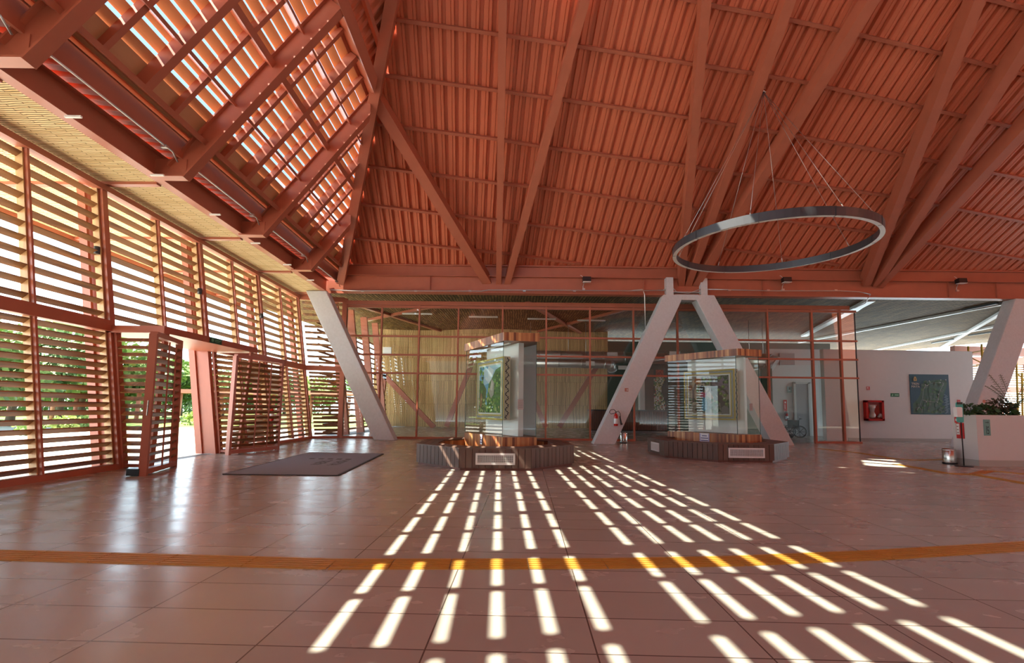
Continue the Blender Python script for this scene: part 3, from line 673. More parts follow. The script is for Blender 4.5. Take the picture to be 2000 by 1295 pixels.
mb = MB(); mb.box((dl+.12, YD-.09, 1.0), (.10, .04, .03)); mb.build('door_handle', STEEL, root)
def sign(name, c, w, h, ax, ay, layers, label, cat='sign', th=.012, base=(.5, .5, .5)):
    """flat printed plate; layers = [(colour,[(u,v)..])] in 0..1 plate coordinates"""
    ax = V(ax).normalized(); ay = V(ay).normalized(); n_ = ax.cross(ay).normalized(); c = V(c); mb = MB()
    P = lambda u, v, e: c+ax*(u-.5)*w+ay*(v-.5)*h+n_*e
    mb.box(c, (w, h, th), (ax, ay, n_), col=base)
    for i, (col, poly) in enumerate(layers): mb.quad([P(u, v, th/2+.0012*(i+1)) for u, v in poly], col=col)
    return mb.build(name, PAINT, label=label, cat=cat, at0=c)
def rect(u0, v0, u1, v1): return [(u0, v0), (u1, v0), (u1, v1), (u0, v1)]
def circ(u, v, ru, rv, n=14): return [(u+ru*math.cos(2*math.pi*i/n), v+rv*math.sin(2*math.pi*i/n)) for i in range(n)]
XA, ZA = V((1, 0, 0)), V((0, 0, 1))
def psign(px0, py0, px1, py1, Y, *a, **k):
    p, q = at(px0, py0, Y), at(px1, py1, Y); return sign(a[0], ((p.x+q.x)/2, Y-.012, (p.z+q.z)/2), abs(q.x-p.x), abs(p.z-q.z), XA, ZA, *a[1:], **k)
psign(1537, 755, 1546, 767, YD, 'room_sign', [((.75, .8, .8), rect(.3, .3, .7, .4)), ((.05, .1, .1), rect(.35, .5, .65, .85))], 'small teal pictogram sign on the white wall left of the grey door', base=(.22, .38, .38))
psign(1530, 781, 1537, 803, YD, 'extinguisher_sign', [((.85, .8, .8), rect(.3, .7, .7, .85)), ((.85, .8, .8), rect(.3, .2, .45, .6))], 'tall narrow red extinguisher sign above the wheelchair', base=(.6, .02, .02))
# dark green panel beside it
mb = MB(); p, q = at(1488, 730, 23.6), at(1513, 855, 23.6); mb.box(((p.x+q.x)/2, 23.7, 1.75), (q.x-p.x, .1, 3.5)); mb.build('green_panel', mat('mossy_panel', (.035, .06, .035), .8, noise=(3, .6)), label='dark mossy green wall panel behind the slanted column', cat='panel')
# slatted counter
root = thing('reception_counter', (5, 26.0, 0), 'long reception counter clad in vertical red brown slats with a black top', 'counter')
yC = 25.2; x0, x1 = at(1155, 840, yC).x, at(1303, 840, yC).x; zt = at(1250, 803, yC).z
mb = MB(); mb.box(((x0+x1)/2, yC+.35, (zt+.12)/2+.0), (x1-x0, .6, zt-.12)); mb.build('counter_body', BLACK, root); mb = MB(); mb.box(((x0+x1)/2, yC+.4, .06), (x1-x0-.1, .45, .12)); mb.build('counter_plinth', mat('plinth_steel', (.3, .3, .3), .4), root)
SLR = mat('counter_slat_brown', (.22, .07, .04), .5)
mb = MB(); n = 44
for i in range(n): x = x0+(x1-x0)*(i+.5)/n; mb.box((x, yC+.02, (zt+.12)/2+.03), ((x1-x0)/n*.5, .06, zt-.16))
mb.build('slats', SLR, root)
mb = MB(); mb.box(((x0+x1)/2, yC+.3, zt+.03), (x1-x0+.2, .8, .07)); mb.build('counter_top', BLACK, root)
# mosaic figure panel behind the counter
ym = 27.6; p, q = at(1268, 722, ym), at(1303, 806, ym); mb = MB()
mb.box(((p.x+q.x)/2+.25, ym+.03, (p.z+q.z)/2), (abs(q.x-p.x)+1.2, .05, abs(p.z-q.z)+.8), col=(.02, .03, .02)); mb.box(((p.x+q.x)/2+.25, ym+.03, (q.z-.4)/2), (abs(q.x-p.x)+1.2, .05, q.z-.4), col=(.02, .03, .02))
rr = random.Random(3); nx, nz = 16, 34
for i in range(nx):
    for j in range(nz):
        u, v = (i+.5)/nx, (j+.5)/nz
        hw = .30+.12*math.sin(v*9) if v < .8 else .22
        if abs(u-.5-(.12 if v > .8 else 0)) > hw: continue
        c = rr.choice([(.75, .75, .62), (.62, .62, .5), (.10, .25, .10), (.05, .12, .05), (.45, .45, .12), (.8, .8, .74)]) if v < .84 else rr.choice([(.5, .08, .04), (.6, .14, .08), (.3, .05, .03)])
        if rr.random() < .04: c = (.6, .05, .04)
        x = p.x+(q.x-p.x)*u; z = q.z+(p.z-q.z)*v; mb.box((x, ym-.01, z), ((q.x-p.x)/nx*.85, .02, (p.z-q.z)/nz*.85), col=c)
mb.build('mosaic_panel', PAINT, label='tall mosaic figure of pale, green and red pieces on a dark panel behind the counter', cat='artwork')
mb = MB(); p, q = at(1248, 748, 27), at(1258, 806, 27); mb.box(((p.x+q.x)/2, 27, (p.z+q.z)/2), (q.x-p.x, .4, p.z-q.z+1.6)); mb.build('white_pillar', WHITE, label='slim white pillar behind the counter, left of the mosaic figure', cat='pillar')
mb = MB(); p, q = at(1258, 748, 27.1), at(1276, 806, 27.1); mb.box(((p.x+q.x)/2, 27.1, (p.z+q.z)/2), (q.x-p.x, .3, p.z-q.z+1.6)); mb.build('brown_panel', mat('brown_board', (.09, .06, .045), .6), label='dark brown panel between the white pillar and the mosaic figure', cat='panel')
# ventilation ducts
def duct(pts, r, lab):
    mb = MB(); P = [V(p) for p in pts]; mb.tube(P, r, 16)
    for a, b_ in zip(P, P[1:]):
        L = (b_-a).length; n = max(1, int(L/1.2))
        for i in range(n+1):
            c = a.lerp(b_, i/max(n, 1)); t = (b_-a).normalized(); mb.tube([c-t*.03, c+t*.03], r*1.06, 16)
    root = thing('ventilation_duct', P[0], lab, 'duct', 'ventilation ducts'); mb.build('duct_tube', GALV, root)
    for c in (P[0].lerp(P[1], .2), P[0].lerp(P[1], .8)): mb = MB(); mb.tube([c, V((c.x, c.y, ZC(c.y)+.02))], .012, 6); mb.build('hanger_rod', GALV, root)
    return root
def grille(root, px, py, w, h, Y):
    p = at(px, py, Y); mb = MB(); mb.box((p.x, Y, p.z), (w, .05, h)); 
    for k in range(5): mb.box((p.x, Y-.03, p.z-h*.36+h*.18*k), (w*.85, .012, h*.05))
    mb.build('grille', WPLA, root)
Yd = 27.
d1 = duct([at(1010, 695, Yd), at(1510, 704, Yd)], .34, 'upper galvanised ventilation duct running along the room under the bamboo ceiling')
for x, y in ((1196, 694), (1318, 692), (1030, 690)): grille(d1, x, y, .62, .34, Yd-.36)
d2 = duct([at(1000, 708, Yd-.6), at(1180, 711, Yd-.6), at(1193, 713, Yd-.6), at(1196, 722, Yd-.4)], .26, 'lower galvanised duct with a bent elbow behind the middle panes')
grille(d2, 1153, 710, .50, .26, Yd-.9); grille(d2, 1216, 718, .5, .22, Yd-.9)
d3 = duct([at(1455, 706, 25), at(1500, 706, 24.2), at(1513, 712, 24.0)], .42, 'fat galvanised duct ending at the white service wall')
mb = MB(); p, q = at(1522, 690, 24.2), at(1552, 713, 24.2); mb.box(((p.x+q.x)/2, 24.2, (p.z+q.z)/2), (q.x-p.x, .04, p.z-q.z)); mb.build('wall_grille', mat('grille_grey', (.36, .36, .35), .5), label='square grey ventilation grille high on the white service wall', cat='grille')
mb = MB(); p = at(757, 686, YW-.9); mb.box((p.x, YW-1, p.z), (.55, .12, .5)); mb.build('wall_grille', WPLA, label='small white square vent high on the bamboo wall, behind the second pane', cat='grille')
# linear lamps under the bamboo ceiling
for (x, y, L, lab) in ((815, 613, 2.0, 'white linear ceiling lamp behind the second and third panes'), (944, 619, 2.0, 'white linear ceiling lamp above the left display case'), (1058, 623, 2.0, 'white linear ceiling lamp right of the left display case top'), (1155, 626, 2.0, 'white linear ceiling lamp left of the middle slanted column'), (1122, 665, 2.6, 'far white linear ceiling lamp low under the bamboo, in the middle panes')):
    p = onp(x, y, PC-V((0, 0, .15)), NC); mb = MB(); mb.box(p, (L*.75, .10, .07)); mb.build('ceiling_lamp', LAMPM, label=lab, cat='lamp', group='linear ceiling lamps')
for (p, q, lab) in (((1673, 607), (1697, 590), 'short dark linear lamp beside the pale beam above the partition end'), ((1880, 606), (1948, 592), 'dark linear lamp under the long pale ceiling beam at the right'), ((1820, 670), (1868, 662), 'dark linear lamp above the right part of the white wall'), ((1892, 655), (1948, 647), 'dark linear lamp beside the slanted column at the right edge')):
    A_, B__ = onp(*p, PC-V((0, 0, .04)), NC), onp(*q, PC-V((0, 0, .04)), NC); mb = MB(); mb.beam(A_, B__, .09, .08); mb.build('track_lamp', BLACK, label=lab, cat='lamp', group='dark linear lamps')
# ================================================================== RIGHT HAND SIDE
YR = 20.6
xr0, xr1 = at(1668, 865, YR).x, at(1906, 865, YR).x; xt1 = at(1895, 690, YR).x
zr = at(1780, 684, YR).z
mb = MB(); mb.hexa([V((xr0-1.2, YR, 0)), V((xr1, YR, 0)), V((xr1, YR+.25, 0)), V((xr0-1.2, YR+.25, 0)), V((xr0-1.2, YR, zr)), V((xt1+.1, YR, zr-.02)), V((xt1+.1, YR+.25, zr-.02)), V((xr0-1.2, YR+.25, zr))])
mb.build('wall_right', WHITE, kind='structure')
mb = MB(); mb.box(((xr0+xr1)/2, YR-.01, .06), (xr1-xr0+.5, .03, .14)); mb.build('baseboard_right', mat('baseboard_grey', (.34, .33, .31), .5), kind='structure')
# far louvred facade seen past the white wall
root = thing('far_louvre_wall', (30, 33, 0), 'distant louvred wall with daylight between its slats, past the white wall', 'louvre panel')
mb = MB(); 
for k in range(34): mb.box((38, 33, .4+5.6*k/34), (11, .04, .09))
mb.build('slats', WSLAT, root)
mb = MB()
for x in (33, 35.1, 37.2, 39.3, 41.4): mb.box((x, 32.9, 3), (.25, .2, 6))
mb.box((38, 32.8, 3.05), (11, .2, .35)); mb.box((38, 32.8, 5.1), (11, .2, .5)); mb.build('frame', RED, root)
# scaffolding
YEL = mat('scaffold_yellow', (.55, .30, .03), .5)
root = thing('scaffold_tower', (24, 25, 0), 'yellow tube scaffold tower standing between the white wall and the slanted column', 'scaffold')
mb = MB(); Y0 = 25.
def sp(px, py, dY=0): return at(px, py, Y0+dY)
mb.tube([sp(1917, 672), sp(1925, 862)], .045, 8); mb.tube([sp(1891, 676, 1.5), sp(1896, 862, 1.5)], .045, 8); mb.tube([sp(1985, 700), sp(1990, 862)], .045, 8); mb.tube([sp(1996, 728), sp(1998, 862)], .045, 8); mb.build('upright', YEL, root)
mb = MB()
for (a, b_) in (((1919, 688), (1945, 704)), ((1899, 715), (1924, 712)), ((1899, 700), (1945, 722)), ((1912, 741), (1945, 725)), ((1985, 730), (2020, 732)), ((1985, 748), (2020, 750)), ((1985, 728), (2010, 752)), ((1990, 768), (2020, 790))): mb.tube([sp(*a), sp(*b_)], .03, 6)
mb.build('cross_tube', YEL, root)
mb = MB(); mb.beam(sp(1900, 765), sp(1950, 768), .5, .06); mb.beam(sp(1893, 690, 1), sp(1950, 679, 1), .4, .05); mb.build('plank', mat('scaffold_plank', (.35, .2, .07), .7), root)
mb = MB(); p = sp(1990, 712, 2); mb.beam(at(1860, 684, 27), at(2040, 690, 27), .3, .5); mb.build('eave_beam', RED, label='dark red beam behind the scaffold under the far bamboo ceiling', cat='beam')
# ================================================================== THE HALL BEHIND THE CAMERA (seen only in reflections, shades the floor)
mb = MB(); q = [(-8.6, -7.6, 0), (34, -7.6, 0), (34, -7.6, 5.9), (-8.6, -7.6, 5.9)]
mb.prism([V(p) for p in q], V((0, -.15, 0)))
mb.build('wall_rear', WHITE, kind='structure', at0=(0, -7.6, 0))
mb = MB(); mb.prism([V((-9, -7.5, 5.9)), V((34, -7.5, 5.9)), V((34, -7.5, 24.5)), V((3, -7.5, 24.5)), V((3, -7.5, 12.5)), V((-9, -7.5, 12.5))], V((0, -.15, 0))); mb.build('wall_rear_upper', DRED, kind='structure', at0=(0, -7.6, 6))
mb = MB(); mb.prism([V((30.2, -7.5, 5.9)), V((30.2, YB, 5.9)), V((30.2, YB, 7)), V((30.2, -7.5, 24.5))], V((.15, 0, 0))); mb.build('wall_right_upper', DRED, kind='structure', at0=(30, 0, 6))
mb = MB(); mb.prism([V((30.2, -7.5, 0)), V((30.2, 15, 0)), V((30.2, 15, 5.9)), V((30.2, -7.5, 5.9))], V((.15, 0, 0))); mb.build('wall_right_lower', mat('dim_wall', (.22, .2, .18), .7), kind='structure', at0=(30, 0, 0))
mb = MB()
for Z0, Z1, n in ((.1, ZR0, 17), (ZR1, ZH, 11)):
    for k in range(n):
        z = Z0+(Z1-Z0)*(k+.5)/n; slat(mb, GW(-7.4, z)+V((-.1, 0, 0)), GW(2.88, z)+V((-.1, 0, 0)), .125, .022, (-1, 0, 0))
for Y in (-6.1, -4.6, -3.07, -1.55, -.04, 1.5): wbox(mb, Y-.05, Y+.05, 0, ZH, .03, .3)
mb.build('wall_left_rear', WSLAT, kind='structure', at0=(-8, -2, 0))
# ================================================================== DOORMAT
c = [fl(605, 884.5), fl(748, 887), fl(660, 929.5), fl(437, 927)]
MATM = mat('dark_carpet', (.25, .285, .32), .95, noise=(180, .5)); MATL = mat('mat_lettering', (.07, .08, .07), .95)
root = thing('doormat', (c[0]+c[1]+c[2]+c[3])/4, 'large dark grey doormat with tonal lettering, lying in front of the far gate', 'doormat')
mb = MB(); mb.prism([p+V((0, 0, .002)) for p in (c[3], c[2], c[1], c[0])], V((0, 0, .012))); mb.build('carpet', MATM, root)
mb = MB()
for p, q in ((c[0], c[1]), (c[1], c[2]), (c[2], c[3]), (c[3], c[0])): mb.beam(p+V((0, 0, .008)), q+V((0, 0, .008)), .05, .012)
mb.build('rubber_edge', mat('black_rubber', (.012, .012, .013), .6), root)
AX = (fl(620, 905)-fl(680, 905)).normalized(); ctr = (c[0]+c[1]+c[2]+c[3])/4
axm = (c[2]-c[1]).normalized(); aym = (c[0]-c[1]).normalized()
def mt_(s, size, u, v): return text(s, size, MATL, ctr+axm*u+aym*v+V((0, 0, .0145)), axm, UP.cross(axm), 'lettering', root)
ctr = V((ctr.x, ctr.y, 0))
mt_('TREN', .34, .15, .02); mt_('MAYA', .34, .15, .36-.72)
mb = MB()
for k in range(5): mb.box(ctr+axm*(-.55+.0*k)+aym*(-.5+.22*k)+V((0, 0, .0148)), (.16, .12, .002), (axm, UP.cross(axm), UP))
mb.build('emblem', MATL, root)
# ================================================================== OCTAGONAL BENCHES
def bench(cen, rot, label, vents, s=1.49, wid=.46, h=.455):
    root = thing('octagonal_bench', cen, label, 'bench', 'octagonal benches'); Ro = s/(2*math.sin(math.pi/8)); Ri = Ro-wid/math.cos(math.pi/8)
    P = [V((math.cos(rot+math.pi/8+i*math.pi/4), math.sin(rot+math.pi/8+i*math.pi/4), 0)) for i in range(8)]
    C0 = V(cen)
    mbs = MB(); mbt = MB(); mbp = MB(); mbi = MB()
    for i in range(8):
        a, b_ = P[i], P[(i+1) % 8]; d = (b_-a).normalized(); nrm = ((a+b_)/2).normalized()
        A_, B__ = C0+a*Ro, C0+b_*Ro; L = (B__-A_).length; n = 11
        for k in range(n):     # vertical planks with open joints
            m0 = A_+d*(L*k/n+.006); m1 = A_+d*(L*(k+1)/n-.006)
            mbs.prism([m0+UP*.05, m1+UP*.05, m1-nrm*.03+UP*.05, m0-nrm*.03+UP*.05], UP*(h-.075))
            mbs.uv[-6:] = [[(i*3+k*.14+.02, 0), (i*3+k*.14+.02, .4), (i*3+k*.14+.12, .4), (i*3+k*.14+.12, 0)]]*6
        mbp.prism([C0+a*(Ro-.05)+UP*.0, C0+b_*(Ro-.05), C0+b_*(Ro-.12), C0+a*(Ro-.12)], UP*.055)
        # seat: long boards following each side
        for j in range(3):
            r0 = Ro-(wid/math.cos(math.pi/8))*j/3; r1 = Ro-(wid/math.cos(math.pi/8))*(j+1)/3+.008
            mbt.prism([C0+a*r0+UP*(h-.025), C0+b_*r0+UP*(h-.025), C0+b_*r1+UP*(h-.025), C0+a*r1+UP*(h-.025)], UP*.025)
            mbt.uv[-6:] = [[(i*3+j*.14+.02, 0), (i*3+j*.14+.02, 1), (i*3+j*.14+.1, 1), (i*3+j*.14+.1, 0)]]*6
        mbi.prism([C0+a*(Ri+.02), C0+b_*(Ri+.02), C0+b_*Ri, C0+a*Ri], UP*(h-.03))
        mbp.prism([C0+a*(Ro-.04)+UP*.045, C0+b_*(Ro-.04)+UP*.045, C0+b_*(Ro-.06)+UP*.045, C0+a*(Ro-.06)+UP*.045], UP*(h-.08))
    mbs.build('side_planks', DECKW, root); mbt.build('seat', DECKW, root); mbp.build('plinth', mat('plinth_red', (.16, .05, .035), .6), root); mbi.build('inner_lining', STAVE, root)
    for (i, w, hh) in vents:
        a, b_ = P[i % 8], P[(i+1) % 8]; d = (b_-a).normalized(); nrm = ((a+b_)/2).normalized(); M_ = C0+(a+b_)/2*Ro+UP*.235+nrm*.012
        g = MB(); ax = (d, nrm, UP)
        g.box(M_+UP*(hh/2-.018), (w, .02, .036), ax); g.box(M_-UP*(hh/2-.018), (w, .02, .036), ax); g.box(M_+d*(w/2-.018), (.036, .02, hh), ax); g.box(M_-d*(w/2-.018), (.036, .02, hh), ax)
        fr = g.build('vent_frame', WPLA, root); WORLD[fr.name] = WORLD[root.name]
        g = MB(); n = int(w/.024)
        for k in range(n): g.box(M_+d*((k+.5)/n-.5)*(w-.07), (.006, .012, hh-.06), ax)
        for k in range(4): g.box(M_+UP*((k+.5)/4-.5)*(hh-.07)-nrm*.008, (w-.06, .006, .006), ax)
        g.build('vent_bars', WPLA, fr)
        g = MB(); g.box(M_-nrm*.011, (w-.05, .004, hh-.05), ax); g.build('vent_backing', BLACK, fr)
    return root
a, b_ = fl(896, 919), fl(1038, 920)
d1_ = (b_-a); s1 = d1_.length; n1_ = V((-d1_.y, d1_.x, 0)).normalized(); C1 = (a+b_)/2+n1_*s1*(.5+math.sqrt(.5)); r1 = math.atan2(d1_.y, d1_.x)
bench(C1, r1+math.pi/4*0, 'octagonal brown plank bench around the left display case, striped with sunlight', [(5, .80, .23)], s1)
a, b_ = fl(1403, 903), fl(1513, 904)
d2_ = (b_-a); s2 = d2_.length; n2_ = V((-d2_.y, d2_.x, 0)).normalized(); C2 = (a+b_)/2+n2_*s2*(.5+math.sqrt(.5)); r2 = math.atan2(d2_.y, d2_.x)
bench(C2, r2, 'octagonal brown plank bench around the right display case, in shade', [(5, .90, .24), (3, .66, .24)], s2)
# ================================================================== DISPLAY CASES
ZBs, ZC1, ZC2 = .62, 2.78, 2.97
def case(P1, Ldir, Sdir, label, LL=2.14, SS=.76):
    root = thing('display_case', P1, label, 'display case', 'glass display cases'); L = V(Ldir).normalized(); S = V(Sdir).normalized(); P1 = V(P1)
    def poly(e):    # near corner, right corner, far right, far left; widened by e
        q = [P1, P1+S*SS, P1+S*SS+L*LL, P1+L*LL]; cc = sum(q, V((0, 0, 0)))/4
        return [p+(p-cc).normalized()*e for p in q]
    mb = MB(); mb.prism(poly(.03), UP*ZBs); mb.build('wooden_base', STAVE, root)
    mb = MB(); mb.prism([p+UP*ZC1 for p in poly(.09)], UP*(ZC2-ZC1)); mb.build('wooden_canopy', STAVE, root)
    q = poly(0)
    for i in range(4):
        a, b_ = q[i], q[(i+1) % 4]; mb = MB(); mb.quad([a+UP*ZBs, b_+UP*ZBs, b_+UP*ZC1, a+UP*ZC1]); mb.build('glass_pane', GLASS, root)
        mb = MB(); mb.box(a+UP*(ZBs+ZC1)/2, (.012, .012, ZC1-ZBs)); mb.build('glass_edge', mat('glass_edge', (.03, .07, .06), .2), root)
    # white panel inside
    O = P1+S*.38+L*.16; n_ = -(S-L*S.dot(L)).normalized()
    mb = MB(); mb.prism([O, O+L*1.72, O+L*1.72+S*.22, O+S*.22], V((0, 0, 0))) if False else mb.box(O+L*.86+S*.11+UP*(ZBs+ZC1)/2, (1.72, .13, ZC1-ZBs-.02), (L, n_, UP))
    mb.build('display_panel', mat('panel_white', (.90, .91, .90), .6), root)
    mb = MB(); mb.box(O+L*.86+n_*.07*0+UP*(ZC1-.02)+n_*.12, (1.5, .05, .03), (L, n_, UP)); mb.build('light_strip', LAMPM, root)
    mb = MB(); e = P1+S*.50+L*.04; mb.box(e+UP*1.52-L*.0, (.2, .01, .34), ((S-L*S.dot(L)).normalized(), L, UP), col=(.3, .3, .3)); mb.build('info_card', PAINT, root) if False else None
    return root, O, L, S, n_
P1a = at(981, 857, 10.25); P1a.z = 0
k1 = case(P1a, (-1.02, 1.88, 0), (.75, .1, 0), 'glass display case with a steeply angled landscape picture, on the sunlit left bench')
P1b = at(1441, 860, 12.5); P1b.z = 0
k2 = case(P1b, (-1.29, 1.71, 0), (.74, .21, 0), 'glass display case showing a wide picture of a woman under a fruit tree')
def framed(k, w, h, zc, u0, art, label, deep=.16, frame_cols=((.62, .47, .10), (.55, .55, .52))):
    root, O, L, S, n_ = k; ax = L*-1; c = O+L*u0+n_*.11+UP*zc
    t = thing('framed_picture', c, label, 'picture', 'framed pictures')
    P = lambda u, v, e: c+ax*u*w/2+UP*v*h/2+n_*e
    def ring(mb, i0, i1, e, col):     # band between inset i0 and i1 (metres)
        for (u0_, v0_, u1_, v1_) in ((-1, -1, 1, -1), (1, -1, 1, 1), (1, 1, -1, 1), (-1, 1, -1, -1)):
            def q(u, v, i): return c+ax*(u*(w/2-i))+UP*(v*(h/2-i))+n_*e
            mb.quad([q(u0_, v0_, i0), q(u1_, v1_, i0), q(u1_, v1_, i1), q(u0_, v0_, i1)], col=col)
    mb = MB(); mb.box(c+n_*deep/2, (w, h, deep), (ax, UP, n_), col=(.62, .58, .42)); 
    ring(mb, 0, .035, deep+.004, (.60, .44, .08)); ring(mb, .035, .095, deep+.003, (.42, .43, .40)); ring(mb, .095, .125, deep+.004, (.62, .46, .10)); ring(mb, .125, .165, deep+.002, (.80, .80, .74))
    rr = random.Random(int(w*100))
    def scroll(org, du, dv, nn, L_, W_, n):         # leaf scroll ornament
        for i in range(n):
            s_ = (i+.5)/n; o = org+du*(s_*L_)+dv*(math.sin(s_*n*1.1)*W_*.22)+nn*.003
            a_ = du*math.cos(i*2.1)+dv*math.sin(i*2.1); b2 = nn.cross(a_)
            mb.quad([o-a_*W_*.20, o-b2*W_*.10, o+a_*W_*.20, o+b2*W_*.10], col=(.03, .035, .04))
    sd = ax; scroll(c+ax*(w/2)+UP*(-h/2+.03)+n_*deep/2, UP, n_, sd, h-.06, deep, 46)
    scroll(c-ax*(w/2)+UP*(-h/2+.03)+n_*deep/2, UP, n_, -sd, h-.06, deep, 46)
    for v in (-1, 1): scroll(c-ax*(w/2-.06)+UP*v*(h/2-.065)+n_*(deep+.003), ax, UP, n_, w-.12, .05, 60)
    for u in (-1, 1): scroll(c+ax*u*(w/2-.065)-UP*(h/2-.06)+n_*(deep+.003), UP, ax, n_, h-.12, .05, 44)
    mb.build('picture_frame', PAINT, t)
    mb = MB(); iw, ih = w-.33, h-.33
    for i, (col, poly) in enumerate(art):
        mb.quad([c+ax*((u-.5)*iw)+UP*((v-.5)*ih)+n_*(deep+.004+.00012*i) for u, v in poly], col=col)
    mb.build('painted_canvas', PAINT, t); return t
rr = random.Random(11)
def blob(u, v, r, n=9, j=.35, sy=1.): return [(min(1, max(0, u+r*(1+rr.uniform(-j, j))*math.cos(2*math.pi*i/n))), min(1, max(0, v+sy*r*(1+rr.uniform(-j, j))*math.sin(2*math.pi*i/n)))) for i in range(n)]
def limb(pts, w0, w1):
    o = []; o2 = []
    for i, (u, v) in enumerate(pts):
        a, b_ = pts[max(i-1, 0)], pts[min(i+1, len(pts)-1)]; dx, dy = b_[0]-a[0], b_[1]-a[1]; l = math.hypot(dx, dy) or 1
        w = w0+(w1-w0)*i/(len(pts)-1); o.append((u-dy/l*w, v+dx/l*w)); o2.append((u+dy/l*w, v-dx/l*w))
    return o+o2[::-1]
def quads(col, pts, w0, w1):       # limb as separate quads (concave safe)
    q = limb(pts, w0, w1); n = len(pts); return [(col, [q[i], q[i+1], q[2*n-2-i], q[2*n-1-i]]) for i in range(n-1)]
cl = lambda p: [(min(1, max(0, u)), min(1, max(0, v))) for u, v in p]
# left picture: blue sky over a green valley and rock
art1 = [((.16, .42, .62), rect(0, 0, 1, 1)), ((.42, .66, .78), [(0, .55), (1, .72), (1, 1), (.5, 1)]), ((.75, .85, .88), [(.25, .75), (.5, .6), (.7, .9), (.45, 1)]), ((.60, .78, .85), blob(.3, .85, .12)),
  ((.10, .22, .06), [(.35, .0), (1, 0), (1, .95), (.78, .9), (.6, .72), (.45, .6)]), ((.07, .14, .04), [(0, 0), (.3, 0), (.35, .5), (.15, .68), (0, .72)])]
for i in range(150):
    u, v = rr.random(), rr.random()
    if v > .35+.55*max(0, (u-.3)/.7) and not u < .2: continue
    art1.append((rr.choice([(.16, .34, .06), (.28, .46, .10), (.09, .20, .04), (.46, .56, .20), (.05, .12, .03)]), blob(u, v, rr.uniform(.02, .05))))
art1 += [((.46, .44, .36), cl([(.5, .42), (.62, .72), (.74, .62), (.72, .38), (.6, .3)])), ((.62, .60, .52), cl([(.56, .5), (.62, .68), (.68, .6), (.64, .45)])), ((.35, .20, .10), cl([(.02, .2), (.12, .45), (.2, .3), (.12, .05)]))]
for i in range(40): art1.append((rr.choice([(.30, .48, .10), (.5, .55, .2), (.12, .24, .05)]), blob(rr.random(), rr.random()*.3, .025)))
framed(k1, 1.50, 1.46, 1.72, .84, art1, 'gilt framed landscape picture of blue sky and green hills inside the left case')
# right picture: woman in pink and blue beneath a gnarled fruit tree
art2 = [((.36, .30, .22), rect(0, 0, 1, 1)), ((.55, .42, .30), cl([(.05, .3), (.75, .3), (.7, .95), (.1, .9)])), ((.66, .54, .42), cl([(.45, .2), (.62, .25), (.6, .65), (.42, .85)])), ((.30, .22, .26), [(.6, .55), (1, .5), (1, 1), (.55, 1)])]
for i in range(150):
    u, v = rr.random(), rr.random()*.42
    art2.append((rr.choice([(.10, .14, .06), (.16, .20, .09), (.07, .09, .05), (.24, .26, .14), (.20, .17, .10)]), blob(u, v, rr.uniform(.02, .05), 7)))
for i in range(90): art2.append((rr.choice([(.14, .15, .09), (.24, .20, .22), (.32, .26, .20), (.10, .13, .06)]), blob(rr.uniform(.35, 1), rr.uniform(.55, 1), rr.uniform(.015, .04), 6)))
BRK = (.15, .11, .085)
art2 += quads(BRK, [(.9, 0), (.86, .3), (.78, .48), (.63, .62)], .075, .035)+quads(BRK, [(.86, .3), (.7, .4), (.6, .58), (.6, .68)], .05, .03)+quads(BRK, [(.62, .66), (.78, .7), (.92, .6), (.98, .5)], .035, .02)+quads(BRK, [(.62, .66), (.5, .74), (.38, .86), (.34, .98)], .025, .01)+quads(BRK, [(.6, .66), (.58, .85), (.5, .98)], .025, .012)+quads((.20, .17, .16), [(.12, .3), (.12, .6), (.2, .85), (.18, 1)], .02, .01)+quads((.17, .13, .12), [(.12, .6), (.02, .85)], .012, .008)
for u, v in ((.42, .92), (.57, .88), (.8, .93), (.95, .82), (.77, .62), (.92, .48), (.72, .30), (.95, .25), (.82, .52), (.88, .7), (.9, .37), (.5, .8)): art2 += [((.20, .26, .08), blob(u, v, .045, 12, .06)), ((.38, .44, .16), circ(u-.01, v+.015, .02, .02, 8))]
art2 += [((.46, .18, .06), blob(.24, .88, .09, 9, .2)), ((.58, .34, .10), blob(.28, .86, .04)), ((.13, .22, .07), cl([(.2, .6), (.26, .78), (.3, .76), (.25, .55)])), ((.28, .12, .05), blob(.05, .7, .05, 7, .2, 1.5)),
  ((.72, .70, .66), blob(.67, .86, .03)), ((.7, .68, .62), blob(.9, .40, .02)),
  ((.42, .25, .14), circ(.36, .69, .04, .05)), ((.03, .025, .025), cl([(.31, .56), (.30, .72), (.36, .78), (.42, .72), (.40, .5), (.37, .62), (.35, .5)])), ((.40, .07, .13), cl([(.31, .44), (.34, .58), (.43, .56), (.44, .42)])), ((.42, .08, .16), cl([(.43, .56), (.46, .62), (.47, .52), (.44, .46)]))]
art2 += quads((.42, .25, .15), [(.43, .56), (.52, .60), (.57, .68)], .014, .009)+[((.10, .28, .42), cl([(.33, .1), (.36, .38), (.38, .44), (.45, .42), (.48, .30), (.48, .12), (.4, .06)])), ((.18, .40, .52), cl([(.39, .12), (.40, .40), (.43, .40), (.44, .12)])),
  ((.42, .37, .28), cl([(.02, 0), (.04, .18), (.12, .30), (.22, .31), (.32, .22), (.37, 0)])), ((.30, .25, .18), cl([(.08, .06), (.12, .22), (.2, .26), (.24, .1), (.18, .0)])), ((.12, .10, .05), blob(.22, .1, .06)), ((.26, .23, .20), cl([(.82, 0), (.83, .16), (.9, .22), (1, .16), (1, 0)]))]
framed(k2, 1.55, 1.42, 1.72, .84, art2, 'gilt framed picture of a woman reaching into a fruit tree inside the right case')
